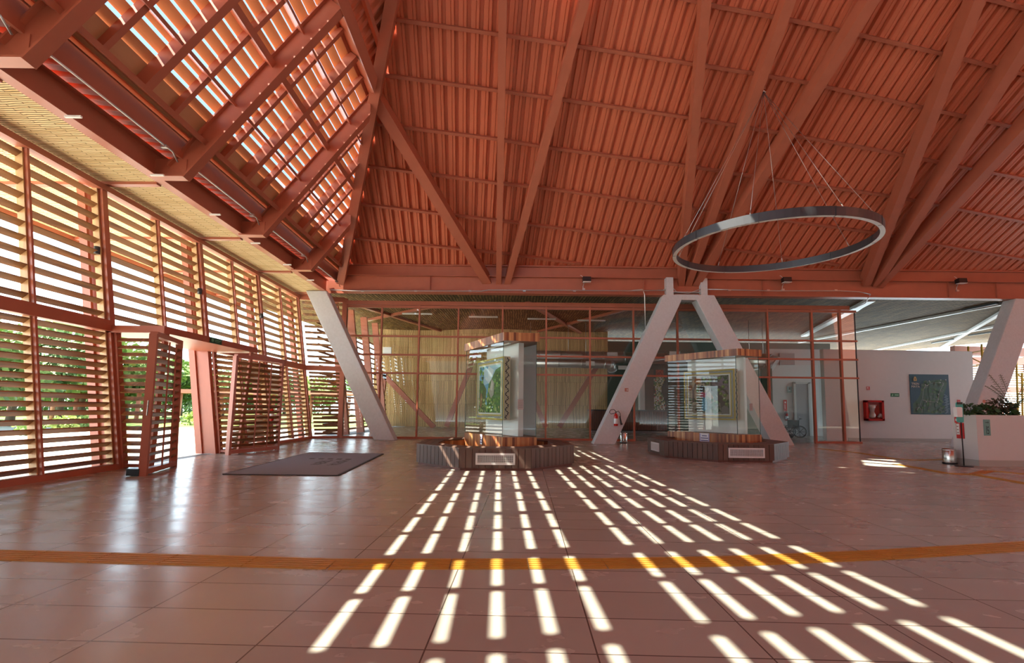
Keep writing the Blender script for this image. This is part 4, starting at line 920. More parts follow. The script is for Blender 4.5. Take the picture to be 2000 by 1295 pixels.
# paper notices taped to the wooden bases, and info cards
def notice(k, px, py, w, h, label, off=.035):
    root, O, L, S, n_ = k; P1_ = WORLD[root.name]; n2 = n_; c = onp(px, py, P1_+n2*(off), n2); mb = MB(); mb.box(c+n2*.004, (w, h, .002), (-L, UP, n2), col=(.72, .72, .76))
    for r_ in range(3): mb.box(c+n2*.006+UP*(h*.22-r_*h*.26), (w*(.75 if r_ else .5), h*.10, .001), (-L, UP, n2), col=(.10, .10, .22))
    for e in (-1, 1): mb.box(c+n2*.006+L*e*w*.44, (w*.06, h*.9, .001), (-L, UP, n2), col=(.2, .2, .5))
    mb.build('paper_notice', PAINT, label=label, cat='notice', at0=c)
notice(k1, 940, 858, .12, .24, 'small white paper notice taped to the wooden base of the left case')
notice(k2, 1376, 855, .30, .26, 'white paper notice with blue border taped to the base of the right case')
def card(k, px, py, w, h, label):
    root, O, L, S, n_ = k; P1_ = WORLD[root.name]; n2 = V((S.y, -S.x, 0)).normalized(); c = onp(px, py, P1_+n2*.01, n2); mb = MB(); mb.box(c, (w, h, .006), (S, UP, n2), col=(.36, .33, .33))
    for r_ in range(5): mb.box(c+n2*.004+UP*(h*.36-r_*h*.16), (w*.8, h*.03, .001), (S, UP, n2), col=(.16, .15, .15))
    mb.build('info_card', PAINT, label=label, cat='card', at0=c)
card(k1, 1017, 790, .13, .23, 'small grey text card on the narrow glass side of the left case')
card(k2, 1467, 795, .10, .20, 'small pinkish text card on the narrow glass side of the right case')
# ================================================================== RING LAMP
RC = V((6.98, 12.2, CH+4.42)); RR = 2.44
hook = px_on(1491, 172, PB, NF); hook = at(1491, 172, 12.15)
tilt = Matrix.Rotation(R(2.4), 3, 'X')
root = thing('ring_lamp', RC, 'large dark grey ring lamp hanging on thin cables under the corrugated slope', 'lamp')
def rp(a, r, z): return RC+tilt @ V((r*math.cos(a), r*math.sin(a), z))
mb = MB(); n = 96; rout, rin, hh = RR+.035, RR-.035, .205
for i in range(n):
    a, b_ = 2*math.pi*i/n, 2*math.pi*(i+1)/n
    mb.quad([rp(a, rout, 0), rp(b_, rout, 0), rp(b_, rout, hh), rp(a, rout, hh)], smooth=True); mb.quad([rp(b_, rin, 0), rp(a, rin, 0), rp(a, rin, hh), rp(b_, rin, hh)], smooth=True); mb.quad([rp(a, rout, hh), rp(b_, rout, hh), rp(b_, rin, hh), rp(a, rin, hh)])
mb.build('ring_body', mat('anthracite_aluminium', (.055, .06, .07), .38, .3), root)
mb = MB()
for i in range(n):
    a, b_ = 2*math.pi*i/n, 2*math.pi*(i+1)/n; mb.quad([rp(b_, rout+.004, -.004), rp(a, rout+.004, -.004), rp(a, rin-.03, -.004), rp(b_, rin-.03, -.004)])
mb.build('diffuser', LAMPM, root)
for k in range(10):
    mb = MB(); a = .35+2*math.pi*k/10; mb.box(rp(a, RR, hh/2), (.09, .006, hh+.02), (tilt @ V((math.cos(a), math.sin(a), 0)), tilt @ V((-math.sin(a), math.cos(a), 0)), tilt @ UP)); mb.build('joint_cover', DGREY, root)
for k in range(8):
    a = .12+2*math.pi*k/8; q = rp(a, RR, hh); mb = MB(); mb.tube([hook+V((0, 0, -.12)), q], .006, 5); mb.tube([q, q+(hook-q).normalized()*.14], .014, 6); mb.build('cable', GALV, root)
mb = MB(); mb.tube([hook+V((.05*math.cos(t), 0, .05*math.sin(t))) for t in [i*math.pi/5 for i in range(10)]], .013, 6, closed=True); mb.tube([hook+V((0, 0, -.05)), hook+V((0, 0, -.13))], .035, 8); mb.tube([hook+V((-.07, 0, -.11)), hook+V((.07, 0, -.11))], .02, 6); mb.build('shackle', STEEL, root)
mb = MB(); mb.box(hook+V((0, 0, .18)), (.10, .03, .34)); mb.build('hanger_lug', RED, root)
# ================================================================== CONDUITS, FLOODLIGHTS
yc = YB-.19
def conduit(pts, r, label, straps=()):
    root = thing('conduit', pts[0], label, 'conduit', 'galvanised conduits'); mb = MB(); mb.tube(pts, r, 7); mb.build('pipe', GALV, root)
    if straps:
        mb = MB()
        for s in straps: mb.box(s, (.11, .07, .05)) 
        mb.build('clamps', GALV, root)
    return root
S_ = [at(x, 568.5, yc) for x in (708, 812, 918, 1024, 1122)]
conduit([at(645, 566, yc), at(700, 568, yc), at(940, 568.5, yc), at(955, 566.5, yc), at(1100, 567, yc), at(1230, 568, yc), at(1300, 567, yc)], .022, 'thin galvanised conduit along the ring beam, left of the middle columns', S_)
conduit([at(1296, 566, yc), at(1312, 560, yc), at(1322, 571, yc), at(1345, 573, yc), at(1368, 565, yc), at(1384, 565, yc)], .022, 'bent conduit looping across the middle column head')
conduit([at(1384, 565, yc), at(1500, 568, yc), at(1640, 568, yc), at(1678, 570, yc), at(1700, 575, yc)], .022, 'thin galvanised conduit along the ring beam, right of the middle columns', [at(x, 567, yc) for x in (1424, 1500, 1528, 1632)])
conduit([at(1700, 575, yc), at(1690, 592, yc+.2), at(1668, 602, YG-.1)], .02, 'short conduit dropping behind the ring beam to the partition corner')
conduit([at(1228, 568, yc), at(1255, 565, yc), at(1259, 575, yc-.02), at(1262, 705, yc+.3)], .018, 'vertical conduit hanging in front of the middle slanted column')
conduit([at(1262, 705, yc+.3), at(1270, 706, yc+.4), at(1303, 700, yc+.6)], .012, 'thin bent rod leading right from the hanging conduit')
ye = ZBm+.40; 
for i in range(-1, 4):
    y0 = 5.9+3.07*i; y1 = y0+2.6; x = FX-.06
    conduit([V((x+lx(y0)+.1, y0, ye-.05)), V((x+.1+lx(y1), y1, ye-.05)), V((x+.1+lx(y1), y1+.15, ye-.18))], .016, 'straight conduit under the ribbed eave sheet, in the %s bay from the camera end' % ORD[i+1], [V((x+.1+lx(y1), y1-.2, ye-.07))])
def flood(px, py, label, flip=1):
    c = at(px, py, yc-.1); root = thing('floodlight', c, label, 'floodlight', 'floodlights on the ring beam'); mb = MB()
    mb.prism([c+V(p) for p in ((-.16, -.10, -.07), (.16, -.10, -.07), (.16, .08, -.10), (-.16, .08, -.10))], V((0, .02, .17))); mb.build('lamp_housing', BLACK, root)
    mb = MB(); mb.box(c+V((0, -.02, -.105)), (.30, .18, .02)); mb.build('lamp_glass', WPLA, root)
    mb = MB(); mb.tube([c+V((-.1*flip, .04, -.12)), c+V((-.14*flip, .06, -.28)), c+V((-.12*flip, .06, -.36))], .014, 6); mb.box(c+V((-.11*flip, .06, -.37)), (.10, .05, .07)); mb.build('bracket', GALV, root)
    mb = MB(); mb.tube([c+V((-.14*flip, 0, .08)), c+V((-.2*flip, 0, .15)), c+V((-.26*flip, 0, .17))], .008, 5); mb.build('cable', WPLA, root)
flood(1146, 546, 'small black floodlight on the ring beam above the left display case side'); flood(1536, 547, 'small black floodlight on the ring beam below the ring lamp'); flood(1877, 549, 'small black floodlight on the ring beam near the right edge')
# cylinder spots on the louvre columns
for i, (px, py) in enumerate(((189, 489), (390, 569), (511, 617))):
    Y = CY_[i+2]-.14; p = at(px, py, Y); root = thing('wall_spot', p, 'small black cylinder spot on the louvred wall column, ' + ['above the near side of the entrance', 'above the far side of the entrance', 'in the bay before the corner'][i], 'spotlight', 'cylinder spots'); mb = MB(); mb.tube([p+V((0, 0, -.075)), p+V((0, 0, .075))], .052, 14); mb.build('spot_body', DGREY, root)
    mb = MB(); mb.beam(p+V((0, 0, 0)), p+V((-.14, .06, 0)), .03, .03); mb.build('arm', DGREY, root)
# small linear lamps projecting from the ring beam flange
for i, (px, py) in enumerate(((143, 228), (307, 342), (420, 419), (499, 475), (561, 517), (606, 547))):
    Yl = [6.6, 9.3, 12.0, 14.0+.3, 16.0, 17.3][i]; z = ZBm-.06; p = fl(px, py, z); mb = MB(); mb.box(p, (.26, .035, .03)); mb.build('beam_lamp', LAMPM, label='small white bar lamp under the left ring beam, %s one from the camera end' % ORD[i], cat='lamp', group='bar lamps under the ring beam')
# ================================================================== FIRE EQUIPMENT, BINS, STAND, WHEELCHAIR
def extinguisher(c, label, s=1., mt=None):
    root = thing('fire_extinguisher', c, label, 'fire extinguisher', 'fire extinguishers'); c = V(c); m_ = mt or EXR; mb = MB()
    mb._l([(0.001, 0), (.07*s, 0), (.075*s, .02*s), (.075*s, .36*s), (.06*s, .41*s), (.025*s, .45*s), (.025*s, .48*s), (.001, .48*s)], c, 20, UP, None); mb.build('cylinder', m_, root)
    mb = MB(); mb._l([(.0765*s, .08*s), (.0765*s, .27*s)], c, 20, UP, None); mb.build('label_sleeve', WPLA, root)
    mb = MB(); mb.box(c+V((0, 0, .51*s)), (.05*s, .05*s, .05*s)); mb.beam(c+V((-.02, 0, .54*s)), c+V((.12*s, 0, .57*s)), .025, .015); mb.beam(c+V((-.02, 0, .5*s)), c+V((.12*s, 0, .49*s)), .025, .015); mb.build('valve_handle', STEEL, root)
    mb = MB(); pts = [c+V((-.02, -.03, .5*s)), c+V((-.14, -.05, .57*s)), c+V((-.26, -.05, .52*s)), c+V((-.27, -.05, .42*s)), c+V((-.16, -.06, .36*s))] if s > .9 else [c+V((0, -.03, .5*s)), c+V((-.08, -.04, .58*s)), c+V((-.12, -.04, .5*s)), c+V((-.1, -.05, .3*s))]
    if s > .9: pts = [c+V((.02, -.03, .50)), c+V((-.08, -.05, .60)), c+V((-.2, -.06, .585)), c+V((-.25, -.06, .5)), c+V((-.19, -.06, .43)), c+V((-.05, -.07, .47)), c+V((.08, -.07, .55)), c+V((.14, -.07, .45)), c+V((.15, -.07, .33))]
    mb.tube(pts, .012*s, 7); mb.build('hose', BLACK, root)
    if s > .9: mb = MB(); mb.tube([c+V((.13, -.06, .36)), c+V((.17, -.06, .12)), c+V((.20, -.06, .05))], [.022, .035, .045], 10); mb.build('horn', BLACK, root)
    return root
yq = bl.y+(YB-.25-bl.y)*.12-.10; p = at(1203, 832, yq); extinguisher(p, 'red fire extinguisher with white label and black horn, hung on the middle slanted column')
p = at(1540, 827, YD-.15); extinguisher((p.x, YD-.03, .80), 'dark red fire extinguisher hung on the white wall above the wheelchair', .85)
p = at(549, 822, 14.98); extinguisher((GW(15, p.z).x+.10, p.y, p.z), 'red fire extinguisher behind the far gate leaf, on the louvred wall', .85)
psign(1220, 758, 1227, 765, bl.y+(YB-.25-bl.y)*.35+.0, 'column_sign', [((.62, .58, .55), rect(.55, .2, .85, .8))], 'tiny faded red sign on the middle slanted column', base=(.42, .17, .13))
def bin_(c, r, h, label):
    root = thing('waste_bin', c, label, 'bin', 'steel bins'); c = V(c); mb = MB(); mb._l([(.001, .02), (r*.97, .02), (r, .04), (r, h*.86), (r*.97, h*.87)], c, 28, UP, None); mb.build('drum', STEEL, root)
    mb = MB(); mb._l([(r*1.02, h*.87), (r*1.04, h*.9), (r*.9, h*.985), (r*.4, h), (.001, h)], c, 28, UP, None); mb.build('lid', STEEL, root)
    mb = MB(); mb._l([(.001, 0), (r*1.05, 0), (r*1.05, .035), (r, .04)], c, 28, UP, None); mb.build('foot_ring', BLACK, root)
    mb = MB(); mb.beam(c+V((0, -r*.9, .02)), c+V((0, -r*1.3, .02)), .07, .015); mb.build('pedal', BLACK, root)
bin_(fl(1855, 906), .135, .39, 'shiny steel pedal bin in front of the white planter wall')
bin_(fl(1218, 865.5), .135, .42, 'steel pedal bin at the foot of the middle slanted column')
# hose cabinet, small signs, map on the white wall
p, q = at(1685, 782, YR), at(1722, 822, YR)
root = thing('hose_cabinet', ((p.x+q.x)/2, YR-.1, (p.z+q.z)/2), 'red fire hose cabinet with a glazed front on the white wall', 'fire cabinet'); cc = WORLD[root.name]; w, h = q.x-p.x, p.z-q.z; mb = MB()
mb.box(cc+V((0, .08, 0)), (w, .02, h)); 
for sx in (-1, 1): mb.box(cc+V((sx*(w/2-.05), 0, 0)), (.10, .16, h))
for sz in (-1, 1): mb.box(cc+V((0, 0, sz*(h/2-.045))), (w, .16, .09))
mb.build('cabinet_body', EXR, root)
mb = MB(); mb.tube([cc+V((-.08, .0, .26+.0*t)) for t in (0, 1)], .01, 6)
mb.box(cc+V((-.07, 0, .24)), (.34, .08, .04)); mb._l([(.001, -.32), (.11, -.30), (.13, -.2), (.08, -.06), (.10, .08), (.14, .16), (.12, .22), (.001, .23)], cc+V((-.07, .02, 0)), 16, UP, None); mb.build('folded_hose', WPLA, root)
mb = MB(); mb.beam(cc+V((.16, -.02, -.3)), cc+V((.26, -.02, -.14)), .08, .06); mb.beam(cc+V((.26, -.02, -.14)), cc+V((.31, -.02, -.3)), .07, .05); mb.build('nozzle', WPLA, root)
mb = MB(); mb.quad([cc+V((-w/2+.09, -.085, -h/2+.08)), cc+V((w/2-.09, -.085, -h/2+.08)), cc+V((w/2-.09, -.085, h/2-.08)), cc+V((-w/2+.09, -.085, h/2-.08))]); mb.build('glazed_door', GLASS, root)
psign(1692, 755, 1698.5, 762, YR, 'hose_sign', [((.75, .6, .58), rect(.15, .45, .55, .85)), ((.75, .6, .58), rect(.15, .15, .85, .25))], 'small square red sign above the hose cabinet', base=(.45, .06, .05))
psign(1739, 768, 1756, 775, YR, 'exit_sign', [((.35, .6, .4), rect(.45, .35, .92, .65)), ((.35, .6, .4), [(.08, .2), (.2, .8), (.3, .5), (.2, .2)])], 'small dark green sign between the hose cabinet and the map', base=(.02, .13, .05))
psign(1869, 781, 1876, 799, YR, 'extinguisher_sign', [((.8, .7, .68), rect(.35, .5, .65, .8))], 'narrow red sign on the white wall behind the hand sanitiser', base=(.5, .03, .04))
# map poster
p, q = at(1775, 731, YR), at(1856, 810, YR); w, h = q.x-p.x, p.z-q.z; cc = V(((p.x+q.x)/2, YR-.015, (p.z+q.z)/2))
root = thing('map_poster', cc, 'large dark blue regional map poster on the white wall, land shown in green', 'map'); mb = MB(); A_ = V((1, 0, 0))
def mp(u, v, e=0): return cc+V(((u-.5)*w, -.008-.0015*e, (v-.5)*h))
mb.box(cc, (w, .014, h), col=(.015, .05, .085)); mb.quad([mp(*t, 1) for t in [(.0, .0), (1, 0), (1, 1), (.0, 1)]], col=(.02, .065, .10))
land = [(.05, .02), (.78, .02), (.80, .3), (.84, .45), (.90, .62), (.96, .78), (.93, .85), (.80, .88), (.62, .86), (.42, .82), (.30, .76), (.28, .60), (.24, .48), (.18, .38), (.05, .26)]
lc = (.55, .45)
for a, b_ in zip(land, land[1:]+land[:1]): mb.quad([mp(*lc, 2), mp(*a, 2), mp(*b_, 2)], col=(.05, .11, .075))
rr = random.Random(5)
for i in range(170):
    u, v = rr.uniform(.1, .85), rr.uniform(.04, .84)
    if u < .3 and v > .3: continue
    mb.quad([mp(a, b_, 3+.07*i) for a, b_ in [(u+.035*math.cos(t)*rr.uniform(.6, 1.2), v+.03*math.sin(t)*rr.uniform(.6, 1.2)) for t in (0, 1, 2, 3, 4, 5.2)]], col=rr.choice([(.05, .13, .06), (.075, .17, .07), (.06, .11, .09), (.09, .14, .12)]))
def road(pts, wd=.0028):
    for a, b_ in zip(pts, pts[1:]):
        dx, dy = b_[0]-a[0], b_[1]-a[1]; l = math.hypot(dx, dy); ox, oy = -dy/l*wd, dx/l*wd; mb.quad([mp(a[0]+ox, a[1]+oy, 16), mp(b_[0]+ox, b_[1]+oy, 16), mp(b_[0]-ox, b_[1]-oy, 16), mp(a[0]-ox, a[1]-oy, 16)], col=(.36, .38, .40))
road([(.10, .16), (.2, .18), (.25, .3), (.28, .36), (.45, .33), (.6, .31), (.68, .33), (.72, .5), (.78, .64), (.86, .78), (.72, .8), (.55, .78), (.4, .72), (.33, .62), (.30, .45), (.27, .34)]); road([(.25, .1), (.2, .18), (.12, .1)])
for i in range(26): u, v = rr.choice([(.86, .8), (.4, .74), (.72, .5), (.3, .36), (.6, .32), (.55, .79), (.72, .8)]); u += rr.uniform(-.08, .08); v += rr.uniform(-.06, .06); mb.quad([mp(a, b_, 18) for a, b_ in rect(u, v, u+.022, v+.02)], col=rr.choice([(.5, .5, .48), (.02, .03, .03)]))
for i in range(22): v = .05+.04*i; mb.quad([mp(a, b_, 18) for a, b_ in rect(.84+.02*(i % 3), v*.55, .84+.02*(i % 3)+rr.uniform(.04, .1), v*.55+.008)], col=(.22, .32, .4))
mb.build('poster_sheet', PAINT, root)
LET = mat('poster_lettering', (.62, .55, .45), .6)
text('TREN', .14, LET, mp(.13, .735, 18), A_, UP, 'lettering', root); text('MAYA', .14, LET, mp(.13, .665, 18), A_, UP, 'lettering', root)
mb = MB(); mb.quad([mp(a, b_, 18) for a, b_ in [(.09, .83), (.17, .83), (.17, .88), (.15, .94), (.11, .94), (.09, .88)]], col=(.45, .28, .08)); mb.quad([mp(a, b_, 19) for a, b_ in rect(.115, .85, .145, .9)], col=(.2, .1, .04)); mb.build('emblem', PAINT, root)
# ------------------------------------------------------------------ white planter wall
_c = fl(1913, 911); xc = _c.x; y0 = _c.y; y1 = xc*893/857-.3; hz = CH-.02
mb = MB(); mb.box(((xc+17)/2, (y0+y0+.14)/2, hz/2), (17-xc, .14, hz)); mb.box((xc+.07, (y0+y1+.3)/2+.07, hz/2), (.14, y1-y0+.3-.14, hz)); mb.box(((xc+17)/2+.14, y1+.22, hz/2), (17-xc, .14, hz)); mb.box(((xc+17)/2, (y0+y1+.3)/2, hz-.2), (17-xc-.1, y1-y0+.26, .1))
mb.box(((xc+17)/2, y0-.012, .075), (17-xc+.03, .024, .15)) if False else None
root = thing('planter_wall', (xc+1, y0, 0), 'waist high white planter wall with greenery at the right edge', 'planter'); mb.build('planter_body', WHITE, root)
mb = MB(); mb.box(((xc+17)/2, y0-.006, .075), (17-xc+.02, .012, .15)); mb.box((xc-.006, (y0+y1+.3)/2, .075), (.012, y1-y0+.3, .15)); mb.build('skirting', mat('skirting_grey', (.40, .38, .35), .5), root)
mb = MB(); mb.box(((xc+17)/2+.05, (y0+y1+.3)/2, hz-.12), (17-xc-.2, y1-y0+.05, .06)); mb.build('soil', SOIL, root)
sign('direction_sign', (at(1927, 835, y0).x, y0-.008, at(1927, 835, y0).z), .155, .385, XA, ZA, [((.02, .05, .06), [(.25, .80), (.62, .80), (.62, .84), (.25, .84)]), ((.02, .05, .06), [(.55, .74), (.80, .82), (.55, .90), (.66, .82)]),
  ((.02, .05, .06), rect(.3, .1, .38, .6)), ((.02, .05, .06), rect(.45, .1, .7, .16)), ((.02, .05, .06), rect(.45, .3, .7, .36)), ((.02, .05, .06), rect(.62, .16, .7, .3)), ((.02, .05, .06), rect(.45, .5, .7, .56)), ((.02, .05, .06), rect(.45, .36, .53, .5))], 'teal sign with an arrow and glyph pattern on the white planter wall', base=(.16, .36, .34))
# hand sanitiser stand
c = fl(1883, 911); root = thing('sanitiser_stand', c, 'teal hand sanitiser dispenser on a thin black floor stand', 'sanitiser stand'); mb = MB(); mb._l([(.001, 0), (.17, 0), (.17, .012), (.03, .02), (.001, .02)], c, 28, UP, None); mb.build('base_plate', BLACK, root)
zs = at(1876, 825, c.y).z; xtop = at(1877, 825, c.y).x
mb = MB(); mb.tube([c+V((0, 0, .01)), V((xtop, c.y, zs))], .012, 8); mb.build('pole', BLACK, root)
TEAL = mat('teal_plastic', (.06, .42, .38), .4); p0 = at(1873, 825, c.y); p1 = at(1873, 786, c.y); px_ = at(1874, 800, c.y).x
mb = MB(); ww, hh_ = .155, p1.z-p0.z; cc = V((px_, c.y, (p0.z+p1.z)/2)); pts = [cc+V((ww/2*math.cos(t)*1, 0, 0)) for t in (0,)]
out = []
for sx, sz, t0 in ((1, 1, 0), (-1, 1, 90), (-1, -1, 180), (1, -1, 270)):
    for k in range(5): t = R(t0+k*22.5); out.append(cc+V((sx*(ww/2-.03)+.03*math.cos(t), .012, sz*(hh_/2-.03)+.03*math.sin(t))))
mb.prism(out, V((0, -.024, 0))); mb.build('back_board', TEAL, root)
mb = MB(); mb.box(V((cc.x-.005, c.y-.02, p1.z-.02)), (.13, .012, .055)); mb.build('top_plate', BLACK, root)
text('GEL', .04, WPLA, V((cc.x-.005, c.y-.028, p1.z-.034)), XA, UP, 'lettering', root) if False else None
b_ = at(1868, 805, c.y-.05); mb = MB(); mb.prism([b_+V(q) for q in ((-.07, 0, -.115), (.055, 0, -.115), (.06, 0, .10), (.04, 0, .12), (-.06, 0, .12), (-.075, 0, .09))], V((0, -.09, 0))); mb.build('dispenser', WPLA, root)
# extinguisher cover and red sign on the side face of the planter wall (near its edge)
def side_sign(px0, py0, px1, py1, cols, nm, label, cat='sign'):
    p, q = onp(px0, py0, V((xc-.012, 0, 0)), V((1, 0, 0))), onp(px1, py1, V((xc-.012, 0, 0)), V((1, 0, 0)))
    yy0, yy1 = sorted((p.y, q.y)); yy0 = max(yy0, y0+.02); yy1 = min(yy1, y1+.3)
    sign(nm, (xc-.01, (yy0+yy1)/2, (p.z+q.z)/2), yy1-yy0, abs(p.z-q.z), V((0, -1, 0)), UP, cols, label, cat, base=(.5, .03, .03))
side_sign(1867, 826, 1884, 857, [((.7, .7, .68), rect(.05, .25, .45, .95)), ((.25, .1, .1), rect(.12, .35, .35, .4)), ((.25, .1, .1), rect(.12, .55, .35, .6)), ((.25, .1, .1), rect(.12, .75, .35, .8))], 'notice_board', 'red board with a white notice on the planter wall behind the sanitiser stand')
side_sign(1864, 814, 1871, 826, [((.75, .7, .68), rect(.3, .3, .7, .7))], 'small_sign', 'tiny red sign on the planter wall edge, just under the dispenser')
# plants
LEAF = mat('dark_leaf', (.045, .095, .03), .45, noise=(8, .4)); LEAF2 = mat('brown_green_leaf', (.06, .05, .025), .5); PALM = mat('palm_leaf', (.05, .085, .03), .5); FLW = mat('pink_petal', (.6, .25, .18), .5)
def leafy(mb, c, r, n, ls, rr, droop=.3, flat=1.):
    for i in range(n):
        d = V((rr.gauss(0, 1), rr.gauss(0, 1), rr.gauss(0, 1)*flat)).normalized(); p = V(c)+V((d.x*r[0], d.y*r[1], d.z*r[2]))*rr.uniform(.4, 1)
        t = (d+V((rr.uniform(-.5, .5), rr.uniform(-.5, .5), -droop))).normalized(); s = t.orthogonal().normalized(); s = (s*math.cos(i)+t.cross(s)*math.sin(i)); l = ls*rr.uniform(.6, 1.3)
        mb.quad([p, p+t*l*.5+s*l*.3, p+t*l, p+t*l*.5-s*l*.3])
rr = random.Random(9)
for (px, py, n, nm, lab, mt_2, r_) in ((1893, 800, 260, 'ivy', 'trailing dark ivy spilling over the left corner of the planter wall', LEAF, (.22, .16, .13)), (1922, 804, 300, 'ivy', 'second clump of trailing ivy, below the pink flower', LEAF, (.26, .18, .14)), (1950, 793, 260, 'leafy_shrub', 'brown green shrub with a pink flower behind the ivy on the planter', LEAF2, (.30, .2, .16)), (1965, 806, 200, 'low_foliage', 'low dark foliage between the shrub and the palm', LEAF, (.25, .15, .06))):
    c = at(px, py, y0+.25); root = thing(nm, (c.x, y0+.3, hz-.08), lab, 'plant', 'planter greenery'); mb = MB(); leafy(mb, c, r_, n, .09, rr); mb.build('foliage', mt_2, root)
    mb = MB()
    for k in range(6): mb.tube([V((c.x+rr.uniform(-.1, .1), y0+.3, hz-.1)), c+V((rr.uniform(-.15, .15), 0, rr.uniform(-.03, .1)))], .006, 4)
    mb.build('stem', mat('stem_brown', (.1, .07, .03), .7), root)
    if nm == 'leafy_shrub':
        mb = MB(); f = at(1920, 784, y0+.1)
        for k in range(8): a = k*.785; mb.quad([f, f+V((.04*math.cos(a), -.02, .04*math.sin(a))), f+V((.045*math.cos(a+.5), -.03, .045*math.sin(a+.5))), f+V((.03*math.cos(a+.9), -.01, .03*math.sin(a+.9)))])
        mb.build('flower', FLW, root)
c0 = at(1982, 806, 11.35); c0.z = hz-.1; root = thing('potted_palm', c0, 'feathery small palm rising from the planter at the right edge', 'plant'); mb = MB(); mb.tube([c0, c0+V((-.03, 0, .28))], [.07, .06], 10); mb.build('trunk', mat('palm_trunk', (.09, .07, .05), .9, bump=(30, .8)), root)
top = c0+V((-.03, 0, .26))
for k in range(13):
    a = k*2.4; rr2 = .45+.16*(k % 3); pts = []; up = 1.05-.2*(k % 4)
    for t in range(8):
        s = t/7; pts.append(top+V((math.cos(a)*rr2*s, math.sin(a)*.5*rr2*s, up*s-.55*s*s*(1-up*.6))))
    mb = MB(); mb.tube(pts, .005, 4)
    for t in range(1, 8):
        for e in (-1, 1):
            for hlf in (0, .5):
                p = pts[t-1].lerp(pts[t], hlf); d = (pts[t]-pts[t-1]).normalized(); s = d.cross(UP).normalized()*e; l = .17*(1-t/11)
                mb.quad([p, p+(s+d*.8).normalized()*l*.5+V((0, 0, .006)), p+(s+d*.8).normalized()*l-UP*.03, p+(s+d*.8).normalized()*l*.5-V((0, 0, .008))])
    mb.build('frond', PALM, root)
# ------------------------------------------------------------------ wheelchair
c = at(1547, 862, 22.6); c.z = 0; c = V((c.x, 22.6, 0)); root = thing('wheelchair', c, 'black folding wheelchair parked beside the grey door behind the glass', 'wheelchair')
CHR = mat('dark_chrome', (.12, .12, .13), .3, .8)
def wheel(cc, r, w, nm, spokes=8):
    mb = MB(); ax = V((.35, 1, 0)).normalized(); u = ax.cross(UP).normalized(); n = 32
    mb.tube([cc+(u*math.cos(2*math.pi*i/n)+UP*math.sin(2*math.pi*i/n))*(r-w) for i in range(n)], w, 8, closed=True); o = mb.build(nm, BLACK, root)
    mb = MB()
    for i in range(spokes): d = u*math.cos(2*math.pi*i/spokes)+UP*math.sin(2*math.pi*i/spokes); mb.tube([cc, cc+d*(r-w)], .012 if spokes < 12 else .004, 5)
    mb.tube([cc-ax*.04, cc+ax*.04], .035, 10); mb.build('spokes', BLACK, o)
    if r > .2: mb = MB(); mb.tube([cc-ax*.05+(u*math.cos(2*math.pi*i/n)+UP*math.sin(2*math.pi*i/n))*(r-.06) for i in range(n)], .008, 6, closed=True); mb.build('push_rim', CHR, o)
wheel(c+V((.22, -.28, .30)), .30, .02, 'rear_wheel'); wheel(c+V((.03, .25, .30)), .30, .02, 'rear_wheel'); wheel(c+V((-.26, -.36, .10)), .10, .02, 'caster_wheel', 6); wheel(c+V((-.38, .1, .10)), .10, .02, 'caster_wheel', 6)
mb = MB(); F_ = c
mb.tube([F_+V((.24, -.30, .92)), F_+V((.20, -.29, .88)), F_+V((.18, -.28, .40)), F_+V((-.20, -.33, .36)), F_+V((-.30, -.36, .22))], .013, 7); mb.tube([F_+V((-.02, .26, .92)), F_+V((-.03, .24, .88)), F_+V((-.04, .24, .40)), F_+V((-.40, .15, .36)), F_+V((-.44, .12, .2))], .013, 7)
mb.tube([F_+V((.18, -.28, .55)), F_+V((-.12, -.32, .62)), F_+V((-.18, -.33, .4))], .012, 7); mb.tube([F_+V((-.04, .24, .55)), F_+V((-.34, .18, .62)), F_+V((-.38, .16, .4))], .012, 7); mb.tube([F_+V((.15, -.27, .2)), F_+V((-.2, .2, .4))], .011, 6); mb.tube([F_+V((-.2, -.3, .38)), F_+V((.0, .24, .2))], .011, 6); mb.build('frame', CHR, root)
mb = MB(); mb.prism([F_+V(q) for q in ((.17, -.27, .44), (-.04, .23, .44), (-.39, .15, .46), (-.2, -.33, .46))], V((0, 0, .05))); mb.build('seat', BLACK, root)
mb = MB(); mb.prism([F_+V(q) for q in ((.185, -.28, .5), (-.035, .24, .5), (-.03, .24, .86), (.19, -.28, .86))], V((-.03, -.01, 0))); mb.build('backrest', BLACK, root)
for q in (V((-.34, -.36, .12)), V((-.47, .08, .12))): mb = MB(); mb.box(F_+q, (.14, .12, .015), (V((.94, .1, .3)).normalized(), V((-.1, 1, 0)).normalized(), UP)); mb.build('footrest', BLACK, root)
for q in (V((.27, -.31, .92)), V((.0, .27, .92))): mb = MB(); mb.tube([F_+q-V((.06, 0, -.0)), F_+q+V((.06, 0, 0))], .02, 8); mb.build('handle_grip', BLACK, root)
# exit sign on the portal
psx = onp(422, 668, V((-6.9, 0, 0)), V((1, 0, 0))); sign('exit_sign', (-6.905, psx.y, 2.75), .42, .13, V((0, 1, 0)), UP, [((.15, .4, .22), rect(.4, .55, .92, .7)), ((.15, .4, .22), rect(.4, .3, .8, .42)), ((.15, .4, .22), circ(.2, .5, .1, .3))], 'small green emergency exit sign on the entrance portal beam', base=(.01, .07, .035))
